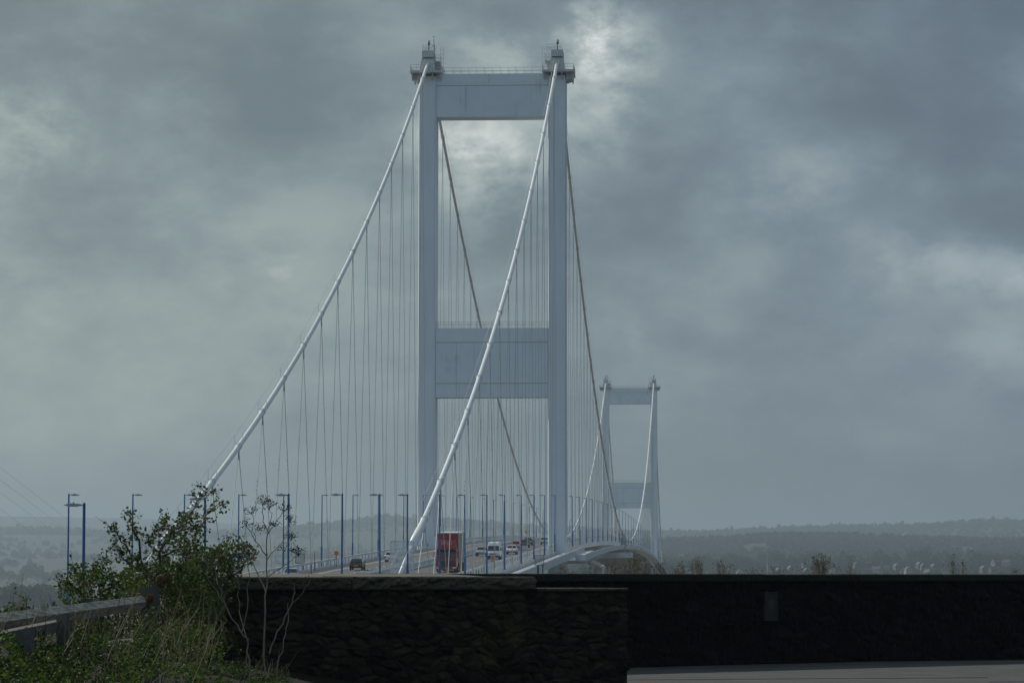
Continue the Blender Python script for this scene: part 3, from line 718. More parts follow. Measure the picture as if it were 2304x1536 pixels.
# ------------------------------------------------------------------ vehicles (front towards -Y)
def wheel(mb, x, y, r, w_): 
    mb.tube([(x-w_/2, y, r), (x-w_/2+.02, y, r), (x+w_/2-.02, y, r), (x+w_/2, y, r)], [r*.9, r, r, r*.9], 16)
def body(profile, m, T, name='body'):
    mb = MB(); n = len(profile)
    vs = [(-h, y, z) for y, z, h in profile]+[(h, y, z) for y, z, h in profile]
    fs = [tuple(range(n)), tuple(range(2*n-1, n-1, -1))]+[(i, (i+1) % n, n+(i+1) % n, n+i) for i in range(n)]
    mb.add(vs, fs); o = mb.build(name, m, T)
    md = o.modifiers.new('bevel', 'BEVEL'); md.width = .05; md.segments = 2; md.limit_method = 'ANGLE'; md.angle_limit = R(25)
    return o
def car(loc, away, label, paint, cat='car', style='hatch', carry=None):
    d_ = loc[1]
    T = empty({'car': 'parked_car'}.get(None, 'hatchback_car' if style == 'hatch' else 'panel_van'), (loc[0], d_, zroad(d_)+.01), math.pi if away else 0, (-1 if away else 1)*math.atan((zroad(d_+1)-zroad(d_-1))/2))
    tag(T, label, cat, 'vehicles crossing the bridge')
    if style == 'hatch':
        P = [(-2.0, .32, .76), (-2.03, .55, .82), (-1.92, .76, .80), (-1.0, .96, .80), (-.35, 1.40, .60), (.2, 1.47, .58), (1.15, 1.43, .58), (1.75, .98, .78), (2.0, .86, .80), (2.03, .5, .82), (1.95, .32, .78)]
        body(P, paint, T)
        gl = MB(); gl.add([(-.74, -1.01, .985), (.74, -1.01, .985), (.56, -.42, 1.385), (-.56, -.42, 1.385)], [(0, 1, 2, 3)])
        gl.v = [(x, y-.012, z+.012) for x, y, z in gl.v]; gl.build('windscreen', M['glass'], T)
        gl = MB(); gl.add([(-.55, 1.22, 1.385), (.55, 1.22, 1.385), (.72, 1.70, 1.04), (-.72, 1.70, 1.04)], [(0, 1, 2, 3)])
        gl.v = [(x, y+.015, z+.012) for x, y, z in gl.v]; gl.build('rear_window', M['glass'], T)
        for s in (-1, 1):
            gl = MB(); gl.add([(s*.815, -.75, 1.0), (s*.815, 1.45, 1.0), (s*.625, 1.05, 1.37), (s*.63, -.28, 1.36)], [(0, 1, 2, 3)]); gl.build('side_window', M['glass'], T)
            mb = MB(); mb.box(s*.60-.16, s*.60+.16, -2.05, -1.93, .58, .74); mb.build('headlight', M['chrome'], T)
            mb = MB(); mb.box(s*.70-.10, s*.70+.10, 1.93, 2.06, .62, .86); mb.build('tail_light', M['taillight'], T)
            mb = MB(); mb.box(s*.86-.07, s*.86+.07, -.72, -.60, .98, 1.1); mb.build('mirror', paint, T)
            for y in (-1.25, 1.25):
                mb = MB(); wheel(mb, s*.72, y, .30, .2); mb.build('wheel', M['tyre'], T)
        mb = MB(); mb.box(-.78, .78, -2.09, -1.98, .30, .52); mb.build('bumper', M['dark'], T)
        mb = MB(); mb.box(-.26, .26, -2.105, -2.085, .36, .47); mb.build('number_plate', M['whiterender'], T)
        mb = MB(); mb.box(-.26, .26, 2.05, 2.075, .55, .66); mb.build('number_plate', mat('yellow_plate', (.6, .42, .03), .4), T)
        mb = MB(); mb.box(-.1, .1, 1.14, 1.19, 1.395, 1.43); mb.build('brake_light', M['taillight'], T)
    else:
        P = [(-2.7, .3, .9), (-2.74, .7, .96), (-2.62, 1.02, .96), (-2.0, 1.22, .94), (-1.45, 2.02, .84), (-1.15, 2.36, .76), (-.7, 2.5, .74), (2.6, 2.5, .78), (2.72, 2.3, .86), (2.74, .4, .96), (2.7, .3, .94)]
        body(P, paint, T)
        gl = MB(); gl.add([(-.86, -1.98, 1.25), (.86, -1.98, 1.25), (.76, -1.50, 1.96), (-.76, -1.50, 1.96)], [(0, 1, 2, 3)]); gl.v = [(x, y-.02, z+.012) for x, y, z in gl.v]; gl.build('windscreen', M['glass'], T)
        for s in (-1, 1):
            gl = MB(); gl.add([(s*.965, -1.75, 1.3), (s*.965, -.75, 1.3), (s*.87, -.75, 1.95), (s*.87, -1.35, 1.95)], [(0, 1, 2, 3)]); gl.build('side_window', M['glass'], T)
            mb = MB(); mb.box(s*.74-.16, s*.74+.16, -2.76, -2.66, .72, .98); mb.build('headlight', M['chrome'], T)
            mb = MB(); mb.box(s*1.08-.09, s*1.08+.09, -1.85, -1.72, 1.3, 1.62); mb.build('mirror', M['dark'], T)
            for y in (-1.85, 1.7):
                mb = MB(); wheel(mb, s*.85, y, .35, .24); mb.build('wheel', M['tyre'], T)
        mb = MB(); mb.box(-.92, .92, -2.80, -2.70, .28, .58); mb.build('bumper', M['dark'], T)
        mb = MB(); mb.box(-.5, .5, -2.765, -2.73, .72, .90); mb.build('grille', M['dark'], T)
        mb = MB(); mb.box(-.26, .26, -2.82, -2.80, .38, .49); mb.build('number_plate', M['whiterender'], T)
    return T
pw = lambda n, c, r=.3: mat(n, c, r, var=.05)
car((6.4, CAMY+484), False, 'white high roofed panel van with dark windscreen, coming towards us', pw('van_white', (.72, .74, .76)), 'van', 'van')
car((2.9, CAMY+508), False, 'silver car in the lane left of the white van, front lights towards us', pw('car_silver', (.34, .36, .36)))
car((6.6, CAMY+524), False, 'pale car close behind the white van, half hidden by lamp posts', pw('car_pale', (.62, .63, .60)))
car((4.3, CAMY+573), False, 'small red car coming over the bridge behind the white van', pw('car_red', (.42, .02, .025)))
car((4.5, CAMY+598), False, 'dark car just right of the small red car', pw('car_black', (.02, .022, .026)))
car((3.3, CAMY+630), False, 'second dark car, farther back beside the red and dark pair', pw('car_dark_grey', (.04, .042, .045)))
car((6.0, CAMY+640), False, 'small pale green and dark car near the foot of the tall right leg', pw('car_green', (.25, .36, .35)))
car((13.0-6.5, CAMY+690), False, 'white car just visible right of the tall tower leg', pw('car_white_far', (.7, .71, .7)))
car((-5.95, CAMY+411), True, 'dark navy hatchback driving away past the orange board', pw('car_navy', (.012, .014, .022)))
car((-7.1, CAMY+356), True, 'pale blue car whose roof just shows over the wall, brake light lit', pw('car_pale_blue', (.36, .42, .48)))
car((-6.6, CAMY+462), True, 'white car driving away, partly hidden by the wire cage', pw('car_white', (.72, .73, .73)))

T = empty('articulated_lorry', (6.15, CAMY+399, zroad(-177)+.01), 0, math.atan(SL)); tag(T, 'tall red articulated lorry with grey sided trailer and pale logo on its roof deflector', 'lorry', 'vehicles crossing the bridge')
P = [(0, .35, 1.22), (-.05, 1.15, 1.24), (0, 1.62, 1.24), (.28, 2.72, 1.20), (.34, 2.86, 1.20), (2.2, 2.9, 1.2), (2.2, .9, 1.24), (1.9, .55, 1.2), (.9, .5, 1.2)]
body(P, M['redpaint'], T, 'cab')
P = [(.34, 2.88, 1.16), (.52, 3.25, 1.12), (1.0, 3.75, 1.08), (1.5, 3.92, 1.04), (2.1, 3.92, 1.04), (2.1, 2.88, 1.16)]
df = body(P, M['redpaint'], T, 'roof_deflector')
mb = MB(); mb.add([(-1.1, -.02, 1.72), (1.1, -.02, 1.72), (1.06, .23, 2.68), (-1.06, .23, 2.68)], [(0, 1, 2, 3)]); mb.v = [(x, y-.015, z) for x, y, z in mb.v]; mb.build('windscreen', M['glass'], T)
mb = MB(); mb.box(-.95, .95, -.10, -.055, .78, 1.42); mb.build('grille', M['dark'], T)
mb = MB(); mb.box(-1.25, 1.25, -.16, .05, .32, .72); mb.build('bumper', M['redpaint'], T)
mb = MB(); mb.box(-.26, .26, -.185, -.162, .42, .53); mb.build('number_plate', M['whiterender'], T)
mb = MB(); mb.box(-1.15, 1.15, -.35, .12, 2.74, 2.80); mb.build('sun_visor', M['dark'], T)
for s in (-1, 1):
    mb = MB(); mb.box(s*.98-.2, s*.98+.2, -.185, -.155, .48, .66); mb.build('headlight', M['chrome'], T)
    mb = MB(); mb.box(s*1.42-.1, s*1.42+.1, -.02, .12, 1.75, 2.5); mb.tube([(s*1.2, .1, 2.5), (s*1.42, .05, 2.45)], .03, 5); mb.build('mirror', M['redpaint'], T)
    for y in (.95, 3.4):
        mb = MB(); wheel(mb, s*1.05, y, .5, .34); mb.build('wheel', M['tyre'], T)
    for y in (9.6, 10.9, 12.2):
        mb = MB(); wheel(mb, s*1.05, y, .5, .34); mb.build('wheel', M['tyre'], T)
# pale word mark on the deflector: three letter blocks and a loop
mb = MB()
def on_df(u, v_): # u across, v up along the sloping face
    y0, z0 = .52, 3.25; y1, z1 = 1.0, 3.75; f = v_
    return Vector((u, y0+(y1-y0)*f-.03, z0+(z1-z0)*f+.02))
def bar(a, b, w_=.10): mb.beam(on_df(*a), on_df(*b), w_, .02, up=(0, -.7, .7))
for a, b in (((-.62, .1), (-.62, .8)), ((-.62, .8), (-.38, .8)), ((-.38, .8), (-.38, .45)), ((-.38, .45), (-.62, .45)), ((-.5, .45), (-.34, .1)), ((-.22, .1), (-.22, .8)), ((-.22, .8), (-.02, .8)), ((-.22, .45), (-.04, .45)),
             ((.34, .75), (.12, .75)), ((.12, .75), (.12, .12)), ((.12, .12), (.36, .12)), ((.36, .15), (.62, .3)), ((.62, .3), (.68, .5)), ((.68, .5), (.5, .55))): bar(a, b)
mb.build('logo', M['whiterender'], df)
TR = MB(); TR.box(-1.275, 1.275, 2.35, 13.6, 1.15, 4.72); tr = TR.build('trailer', M['curtain'], T)
mb = MB(); mb.box(-1.27, 1.27, 2.33, 2.35, 1.2, 4.66); mb.build('front_panel', M['redpaint'], tr)
mb = MB(); mb.box(-1.30, 1.30, 2.34, 13.62, 4.72, 4.80)
for s in (-1, 1): mb.box(s*1.285-.015, s*1.285+.015, 2.34, 13.62, 4.6, 4.72)
mb.build('roof_edge', M['white'], tr)
mb = MB(); mb.box(-1.0, 1.0, 2.4, 13.5, .95, 1.15); mb.box(-1.26, 1.26, 4.6, 8.9, .45, .95); mb.build('chassis', M['dark'], T)

# ------------------------------------------------------------------ far trees, woodland, houses, power lines
def thpx(px): return math.atan((px-1152)/FPX)
def gnd(px, r):
    th = thpx(px); return fr(r*math.sin(th), r*math.cos(th), terrain_z(th, r))
def crown_mesh(seed, h, wd, n=1100, size=1.5):
    rng = np.random.default_rng(seed); P = []
    for k in range(9):
        c = np.array([rng.uniform(-.32, .32)*wd, rng.uniform(-.32, .32)*wd, h*rng.uniform(.38, .82)])
        rad = np.array([wd*.28, wd*.28, h*.20])*rng.uniform(.7, 1.15)
        q = rng.normal(size=(n//9, 3)); q /= np.linalg.norm(q, axis=1)[:, None]; P.append(c+q*rad*rng.uniform(.55, 1.05, (n//9, 1)))
    return leaves(np.concatenate(P), size, .8, rng=rng)
TREES = []
for i, (h, wd, mm) in enumerate(((17, 14, 'crown'), (21, 11, 'crown'), (13, 15, 'crown2'), (24, 18, 'crown'), (9, 11, 'crown2'))):
    T = empty('broadleaf_tree'); V_, F_ = crown_mesh(40+i, h, wd); bulk('crown', V_, F_, M[mm], T)
    mb = MB(); mb.tube([(0, 0, -1), (0, 0, h*.3), (.4, .2, h*.62)], [.5, .36, .12], 7)
    for k in range(4):
        a = k*1.6; mb.tube([(0, 0, h*.28), (math.cos(a)*wd*.15, math.sin(a)*wd*.15, h*.45), (math.cos(a)*wd*.3, math.sin(a)*wd*.3, h*.6)], [.25, .15, .06], 5)
    mb.build('trunk', M['bark'], T); TREES.append(T)
tu = [False]*5
TL = ['hazy round broadleaf tree in the wood across the river', 'hazy tall slim tree in the wood across the river', 'hazy broad pale tree below the wood across the river', 'hazy big spreading tree standing above the wood across the river', 'hazy small bushy tree among the far houses']
def tree(kind, px, r, sc=1.0, lab=None, grp=None):
    o = TREES[kind] if not tu[kind] else copy_tree(TREES[kind]); tu[kind] = True
    o.location = gnd(px, r)-Vector((0, 0, 3.2*sc)); o.scale = (sc, sc, sc*random.uniform(.9, 1.1)); o.rotation_euler = (0, 0, random.uniform(0, 6.28))
    tag(o, lab or TL[kind], 'tree', grp or TL[kind])
for px in np.arange(1490, 2330, 11):
    for q in range(2):
        x = px+random.uniform(-8, 8); r = random.uniform(3300, 3700)
        tree(random.choice((0, 0, 1, 3)), x, r, random.uniform(.7, 1.15))
for px in (2052, 2064, 2072): tree(3, px, 3750, 1.25)
for px in (2203, 2245, 2268, 2290, 2302): tree(1, px, 3700, 1.35)
for px in np.arange(1500, 2320, 15):
    tree(random.choice((2, 4, 4)), px+random.uniform(-6, 6), random.uniform(2500, 3150), random.uniform(.6, 1.0))
for px in (2262, 2275, 2288, 2300): tree(2, px, 2050, .55, 'dark green bushy tree just above the wall at its right end', 'dark bushes near the right end of the wall')
for px in (5, 28, 45, 62, 88, 104, -12, 130, 200, 250): tree(random.choice((0, 3)), px, random.uniform(4150, 4400), random.uniform(.9, 1.3), 'hazy tree beyond the pale flat field on the far left', 'hazy trees beyond the pale field')
for px in range(-20, 190, 9): tree(0, px+random.uniform(-4, 4), random.uniform(2150, 2350), random.uniform(.75, 1.15), 'dark blue grey tree in front of the pale flat field on the far left', 'dark trees before the pale field')
# woods that clothe the ridges: one mass
VV = []; FF = []; off = 0
def clump(seed):
    rng = np.random.default_rng(seed); q = rng.normal(size=(64, 3)); q /= np.linalg.norm(q, axis=1)[:, None]; q[:, 2] = np.abs(q[:, 2])*1.15-.1
    q *= rng.uniform(.6, 1.08, (64, 1)); return leaves(q, .62, .85, rng=rng)
CL = [clump(900+i) for i in range(8)]
def blob(p, h, w_):
    global off
    v, f = random.choice(CL); a = random.uniform(0, 6.28); ca, sa = math.cos(a), math.sin(a)
    v = v@np.array([[ca, sa, 0], [-sa, ca, 0], [0, 0, 1]]); v = v*np.array([w_*.5, w_*.5, h*.95])+np.array([p.x, p.y, p.z-h*.05]); VV.append(v); FF.append(f+off); off += len(v)
for k in range(3600):
    px = random.uniform(-60, 2370); blob(gnd(px, random.uniform(8600, 9250)), random.uniform(5, 15)*(1.5 if random.random() < .06 else 1), random.uniform(10, 26))
for k in range(1500):
    px = random.uniform(1250, 2370); blob(gnd(px, random.uniform(5300, 5750)), random.uniform(6, 13), random.uniform(9, 18))
for k in range(2300):
    px = random.uniform(1250, 2370); r = random.uniform(3900, 5500)
    if mn.noise(Vector((px*.008, r*.002, 9))) > -.32: blob(gnd(px, r), random.uniform(6, 13), random.uniform(8, 18))
for k in range(1500):
    px = random.uniform(1250, 2370); blob(gnd(px, random.uniform(5900, 8500)), random.uniform(6, 12), random.uniform(9, 18))
for k in range(700):
    px = random.uniform(-60, 900); r = random.uniform(5200, 8400)
    if mn.noise(Vector((px*.006, r*.0016, 3))) > -.02: blob(gnd(px, r), random.uniform(6, 13), random.uniform(8, 18))
for k in range(900):
    px = random.uniform(1250, 2370); blob(gnd(px, random.uniform(2900, 4400)), random.uniform(4, 9), random.uniform(6, 12))
wood = bulk('woodland', np.concatenate(VV), np.concatenate(FF), M['crown']); tag(wood, 'hazy woods clothing the far ridges', 'woodland', kind='stuff')

def make_house(wm_, name='house'):
    T = empty(name); mb = MB(); w_, l_, h = 6.4, 9.0, 4.9
    mb.add([(-w_/2, 0, -1.5), (w_/2, 0, -1.5), (w_/2, l_, -1.5), (-w_/2, l_, -1.5), (-w_/2, 0, h), (w_/2, 0, h), (w_/2, l_, h), (-w_/2, l_, h), (0, 0, h+2.9), (0, l_, h+2.9)],
           [(0, 1, 5, 8, 4), (2, 3, 7, 9, 6), (1, 2, 6, 5), (3, 0, 4, 7), (0, 3, 2, 1)])
    mb.build('wall', wm_, T)
    mb = MB()
    for s in (-1, 1): mb.add([(s*(w_/2+.35), -.3, h-.25), (0, -.3, h+3.0), (0, l_+.3, h+3.0), (s*(w_/2+.35), l_+.3, h-.25), (s*(w_/2+.35), -.3, h-.45), (0, -.3, h+2.8), (0, l_+.3, h+2.8), (s*(w_/2+.35), l_+.3, h-.45)],
                             [(0, 1, 2, 3), (7, 6, 5, 4), (0, 4, 5, 1), (3, 2, 6, 7), (0, 3, 7, 4)])
    rf = mb.build('roof', M['rooftile'], T)
    mb = MB(); mb.box(-.5, .5, l_*.7, l_*.7+.9, h+2.2, h+4.2); mb.build('chimney', M['brickwall'], rf)
    for x, z in ((-1.6, 3.0), (1.6, 3.0), (-1.6, .6)):
        mb = MB(); mb.box(x-.6, x+.6, -.06, -.01, z, z+1.2); mb.build('window', M['glass'], T)
    mb = MB(); mb.box(1.1, 2.1, -.06, -.01, -.4, 1.8); mb.build('door', M['dark'], T)
    return T
HS = [make_house(M['render']), make_house(M['whiterender']), make_house(M['brickwall'])]; hu = [False]*3
def house(kind, px, ytop, r, rz, lab, grp=None, sc=1.0):
    sc *= .82; o = HS[kind] if not hu[kind] else copy_tree(HS[kind]); hu[kind] = True
    th = thpx(px); o.location = fr(r*math.sin(th), r*math.cos(th), (1288-ytop)*r/FPX-7.8*sc); o.rotation_euler = (0, 0, YAW+rz); o.scale = (sc, sc, sc); tag(o, lab, 'house', grp)
house(0, 1665, 1279, 2900, .05, 'beige gabled house end showing over the wall, leftmost of the far houses')
house(1, 1745, 1280.5, 2900, 1.1, 'white house sliver over the wall near a thin pale mast')
house(1, 1776, 1281.5, 2950, -.9, 'second white house sliver, right of the thin pale mast')
house(0, 1875, 1276, 2850, .1, 'pale gabled house right of the tall brown weeds')
house(0, 1928, 1275, 2950, -.5, 'pale narrow house with a pinkish front, beside a single green weed')
house(1, 1981, 1272, 2700, .9, 'bright white gabled house, the tallest front of the far row')
house(0, 2032, 1274, 2800, -.1, 'pair of grey gables seen over the wall', sc=.95)
house(0, 2044, 1273, 2790, .15, 'rightmost gable of the grey pair over the wall', sc=.95)
house(2, 2092, 1279, 2850, .5, 'brownish house low over the wall right of the grey gables')
house(1, 2116, 1277, 2900, -.8, 'white roofed house left of the thin tall weed')
house(1, 2244, 1258, 3150, .6, 'leftmost of three white houses high in the far town', 'white houses high in the far town')
house(1, 2258, 1254, 3180, -.6, 'middle one of three white houses high in the far town', 'white houses high in the far town')
house(1, 2270, 1257, 3150, .9, 'rightmost of three white houses high in the far town', 'white houses high in the far town')
for k in range(24):
    px = random.uniform(1700, 2310); house(2, px, random.uniform(1262, 1284)-(px-1700)*.008, random.uniform(2850, 3150), random.choice((1.3, 1.6, 1.8, .3))+random.uniform(-.2, .2), 'small hazy brown roofed house in the far town', 'brown roofed houses of the far town', .85)
T = empty('mast', gnd(1725, 2600)); tag(T, 'thin pale mast rising behind the wall among the far trees', 'mast'); mb = MB(); mb.tube([(0, 0, 0), (0, 0, 24)], [.16, .08], 6); mb.tube([(-.6, 0, 23), (.6, 0, 23)], .1, 4); mb.build('pole', M['white'], T)
for i, (a, b_) in enumerate((((0, 1053), (152, 1167)), ((0, 1080), (158, 1197)), ((0, 1108), (95, 1177)), ((0, 1145), (63, 1192)))):
    k = (b_[1]-a[1])/(b_[0]-a[0]); pts = []
    for j in range(13):
        f = j/12; x = -120+430*f; y = a[1]+k*(x-a[0])+18*(f*f-f*.55); pts.append(at(x, y, 650+900*f))
    mb = MB(); mb.tube(pts, .03, 4)
    tag(mb.build('power_line', M['wire']), ['topmost', 'second', 'third', 'lowest'][i]+' of four faint power lines sagging across the sky at far left', 'power line', 'power lines at far left')

# ------------------------------------------------------------------ stone walls
def wall_stones(a, b, z0, ztop, seed, m, cw=.24, ch=.125, relief=.03, res=.016):
    """random rubble facing between ground points a and b (s, d): one rugged surface with irregular stones"""
    rng = np.random.default_rng(seed); A = Vector(fr(a[0], a[1], 0)); B = Vector(fr(b[0], b[1], 0)); ln = (B-A).length; u = (B-A)/ln
    nrm = Vector((u.y, -u.x, 0))
    nx = int(ln/res); nz = int((ztop-z0)/res)
    U, Z = np.meshgrid(np.linspace(0, ln, nx+1), np.linspace(z0, ztop, nz+1))
    pts = []
    rows = int((ztop-z0)/ch)+3
    for r in range(-1, rows):
        x = -cw*rng.uniform(.5, 1.5)
        while x < ln+cw:
            w_ = cw*rng.choice([.45, .7, 1.0, 1.3, 1.8])*rng.uniform(.85, 1.15); pts.append((x+w_/2, z0+(r+.5)*ch+rng.normal(0, ch*.30))); x += w_
            if rng.random() < .22: pts.append((x-w_*.3, z0+(r+rng.uniform(.1, .9))*ch))
    S = np.array(pts); sx, sz_ = 1/cw, 1/ch
    wob = np.vectorize(lambda x, z: mn.noise(Vector((x*3.1, z*3.1, seed))))(U, Z); wob2 = np.vectorize(lambda x, z: mn.noise(Vector((x*3.1+40, z*3.1, seed))))(U, Z)
    UU = U+wob*.07; ZZ = Z+wob2*.05
    F1 = np.full(U.shape, 9.); F2 = np.full(U.shape, 9.); ID = np.zeros(U.shape, int)
    for k, (px, pz) in enumerate(S):
        d = np.maximum(np.abs(UU-px)*sx*.9, 0)**2.4+(np.abs(ZZ-pz)*sz_)**2.4; d = d**(1/2.4)
        n1_ = d < F1; F2 = np.where(n1_, F1, np.minimum(F2, d)); ID = np.where(n1_, k, ID); F1 = np.where(n1_, d, F1)
    e_ = np.clip((F2-F1)/.40, 0, 1); e_ = e_*e_*(3-2*e_)
    out = rng.uniform(.15, 1.0, len(S))[ID]; tl = rng.normal(0, .22, (len(S), 2)); slope = tl[ID, 0]*(UU-S[ID, 0])+tl[ID, 1]*(ZZ-S[ID, 1])
    fine_ = np.vectorize(lambda x, z: mn.noise(Vector((x*14, z*14, seed+3)))+.6*mn.noise(Vector((x*34, z*34, seed+5))))(U, Z)
    H = relief*e_*(.35+.65*out)+slope*e_*.8+fine_*.016*(.6+.5*e_)
    V = np.empty((nx+1)*(nz+1)*3).reshape(-1, 3); f = np.array
    base = f(A)[None]+f(u)[None]*U.reshape(-1, 1)+f(nrm)[None]*H.reshape(-1, 1); base[:, 2] = Z.reshape(-1)
    idx = np.arange((nz+1)*(nx+1)).reshape(nz+1, nx+1)
    Fq = np.stack([idx[:-1, :-1], idx[:-1, 1:], idx[1:, 1:], idx[1:, :-1]], -1).reshape(-1, 4)
    tint_ = (rng.random(len(S))[ID]*(.55+.45*e_)).reshape(-1)
    def make(T):
        o = bulk('stone_facing', base-f(T.location)[None], Fq, m, T); at_ = o.data.attributes.new('stone_tint', 'FLOAT', 'POINT'); at_.data.foreach_set('value', tint_.astype(np.float32)); return o
    return make, A, B, u, nrm
def coping(A, B, u, nrm, x0, x1, z0, z1, depth, over, seed, lens=(.9, 1.4), rough=.012):
    rng = random.Random(seed); mb = MB(); x = x0
    while x < x1-.05:
        l_ = min(rng.uniform(*lens), x1-x); nx, nz = max(3, int(l_/.02)), 9
        dz = rng.uniform(-.004, .004)
        rows = []
        for j in range(nz+3):
            row = []
            for i in range(nx+1):
                fx = i/nx; base = A+u*(x+.004+(l_-.008)*fx)
                if j < nz: z = z0+(z1+dz-z0)*j/(nz-1); o = over+rough*(1.5*mn.noise(Vector(((x+l_*fx)*6, z*14, seed)))+1.1*mn.noise(Vector(((x+l_*fx)*17, z*30, seed+2)))+.6*mn.noise(Vector(((x+l_*fx)*45, z*60, seed+4))))*min(1, 3*(j+.4)/nz, 3*(nz-1-j+.4)/nz)-(.012 if j in (0, nz-1) else 0)
                elif j == nz: z = z1+dz+.004; o = over-.06
                elif j == nz+1: z = z1+dz+.004; o = -depth
                else: z = z0; o = -depth
                row.append(base+nrm*o+Vector((0, 0, z+(rng.uniform(-.003, .003) if j < nz else 0))))
            rows.append(row)
        vs = [p for r in rows for p in r]; W1 = nx+1
        fs = [(j*W1+i, j*W1+i+1, (j+1)*W1+i+1, (j+1)*W1+i) for j in range(len(rows)-1) for i in range(nx)]
        fs += [tuple(j*W1 for j in range(len(rows))), tuple(j*W1+nx for j in range(len(rows)-1, -1, -1))]
        mb.add(vs, fs); x += l_
    return mb
def sd(px, d): return ((px-1152)*d/FPX, d)
# rear wall, right half of the view
T = empty('stone_wall', fr(6, 42.5, -1.155)); tag(T, 'long black stone wall with flat coping across the right half, a small plaque set in it', 'wall')
def P_(mb, name, m, T):
    o = mb.build(name, m, T); o.location = -Vector(T.location); return o
a, b_ = sd(860, 37.3), sd(2520, 46.2)
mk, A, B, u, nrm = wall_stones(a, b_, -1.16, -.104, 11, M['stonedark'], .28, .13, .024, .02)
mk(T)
mb = MB(); mb.loft([[p-nrm*.03+Vector((0, 0, -1.4)), p-nrm*.42+Vector((0, 0, -1.4)), p-nrm*.42+Vector((0, 0, -.10)), p-nrm*.03+Vector((0, 0, -.10))] for p in (A, B)]); P_(mb, 'wall_core', M['mortar'], T)
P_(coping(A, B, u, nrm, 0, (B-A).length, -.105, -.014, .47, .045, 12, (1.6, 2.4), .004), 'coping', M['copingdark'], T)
# plaque
pc = at(1731, 1363, 41.47); pl = MB(); w2, h2 = .105, .17
def on_wall(x, z, o): return Vector((pc.x, pc.y, pc.z))+u*x+Vector((0, 0, z))+nrm*(.012+o)
def slab(mb, x0, x1, z0, z1, o0, o1):
    vs = [on_wall(x, z, o) for o in (o0, o1) for x, z in ((x0, z0), (x1, z0), (x1, z1), (x0, z1))]
    mb.add(vs, [(0, 3, 2, 1), (4, 5, 6, 7), (0, 1, 5, 4), (1, 2, 6, 5), (2, 3, 7, 6), (3, 0, 4, 7)])
slab(pl, -w2, w2, -h2, h2, -.06, .02); pq = P_(pl, 'plaque', mat('plaque_slate', (.008, .0095, .009), .6), T)
mb = MB()
for x0, x1, z0, z1 in ((-w2-.012, -w2, -h2-.012, h2+.012), (w2, w2+.012, -h2-.012, h2+.012), (-w2, w2, h2, h2+.012), (-w2, w2, -h2-.012, -h2)): slab(mb, x0, x1, z0, z1, -.06, .03)
o = mb.build('plaque_frame', mat('plaque_frame', (.016, .018, .0175), .7), pq)
mb = MB()
for k, (x0, x1) in enumerate(((-.03, .045), (-.04, .05), (-.055, .045), (-.045, .05), (-.03, .055), (-.04, .03))): slab(mb, x0, x1, .075-.022*k, .085-.022*k, .02, .023)
mb.build('plaque_lettering', mat('faded_yellow_letters', (.060, .052, .012), .7), pq)
# front wall
T = empty('stone_wall', fr(-.5, 32.3, -1.155)); tag(T, 'dark brown rubble wall with rough lit coping, nearer stub at centre left', 'wall')
a, b_ = sd(478, 31.2), sd(1410, 34.0)
mk, A, B, u, nrm = wall_stones(a, b_, -1.16, -.168, 21, M['stone'], .17, .085, .030, .012)
mk(T)
mb = MB(); mb.loft([[p-nrm*.03+Vector((0, 0, -1.4)), p-nrm*.5+Vector((0, 0, -1.4)), p-nrm*.5+Vector((0, 0, -.175)), p-nrm*.03+Vector((0, 0, -.175))] for p in (A, B)]); P_(mb, 'wall_core', M['mortar'], T)
LN = (B-A).length; xc = LN*(1185-478)/(1410-478)
P_(coping(A, B, u, nrm, 0, xc, -.168, -.043, .5, .055, 22, (1.2, 1.55), .030), 'coping', M['coping'], T)
P_(coping(A, B, u, nrm, xc+.03, LN, -.185, -.160, .5, .035, 23, (.5, .9), .008), 'capping', M['coping'], T)
# return of the front wall at its two ends
for E_, sg in ((A, -1), (B, 1)): 
    pass
# earth fill between the two walls, a little higher at the back
mb = MB(); c0 = A-nrm*.5; c1 = A+u*(LN*.5)-nrm*.5
q = [sd(470, 31.7), sd(1165, 33.75), sd(1000, 37.2), sd(300, 39)]
mb.add([fr(*q[0], -.06), fr(*q[1], -.06), fr(*q[2], -.012), fr(*q[3], -.014), fr(*q[0], -1.3), fr(*q[1], -1.3), fr(*q[2], -1.3), fr(*q[3], -1.3)], [(0, 1, 2, 3), (0, 4, 5, 1), (1, 5, 6, 2), (2, 6, 7, 3), (3, 7, 4, 0)])
tag(mb.build('earth_ground', mat('mossy_earth', (.11, .10, .065), .95, var=.5, scale=3, bump=.8, bscale=20)), kind='structure')

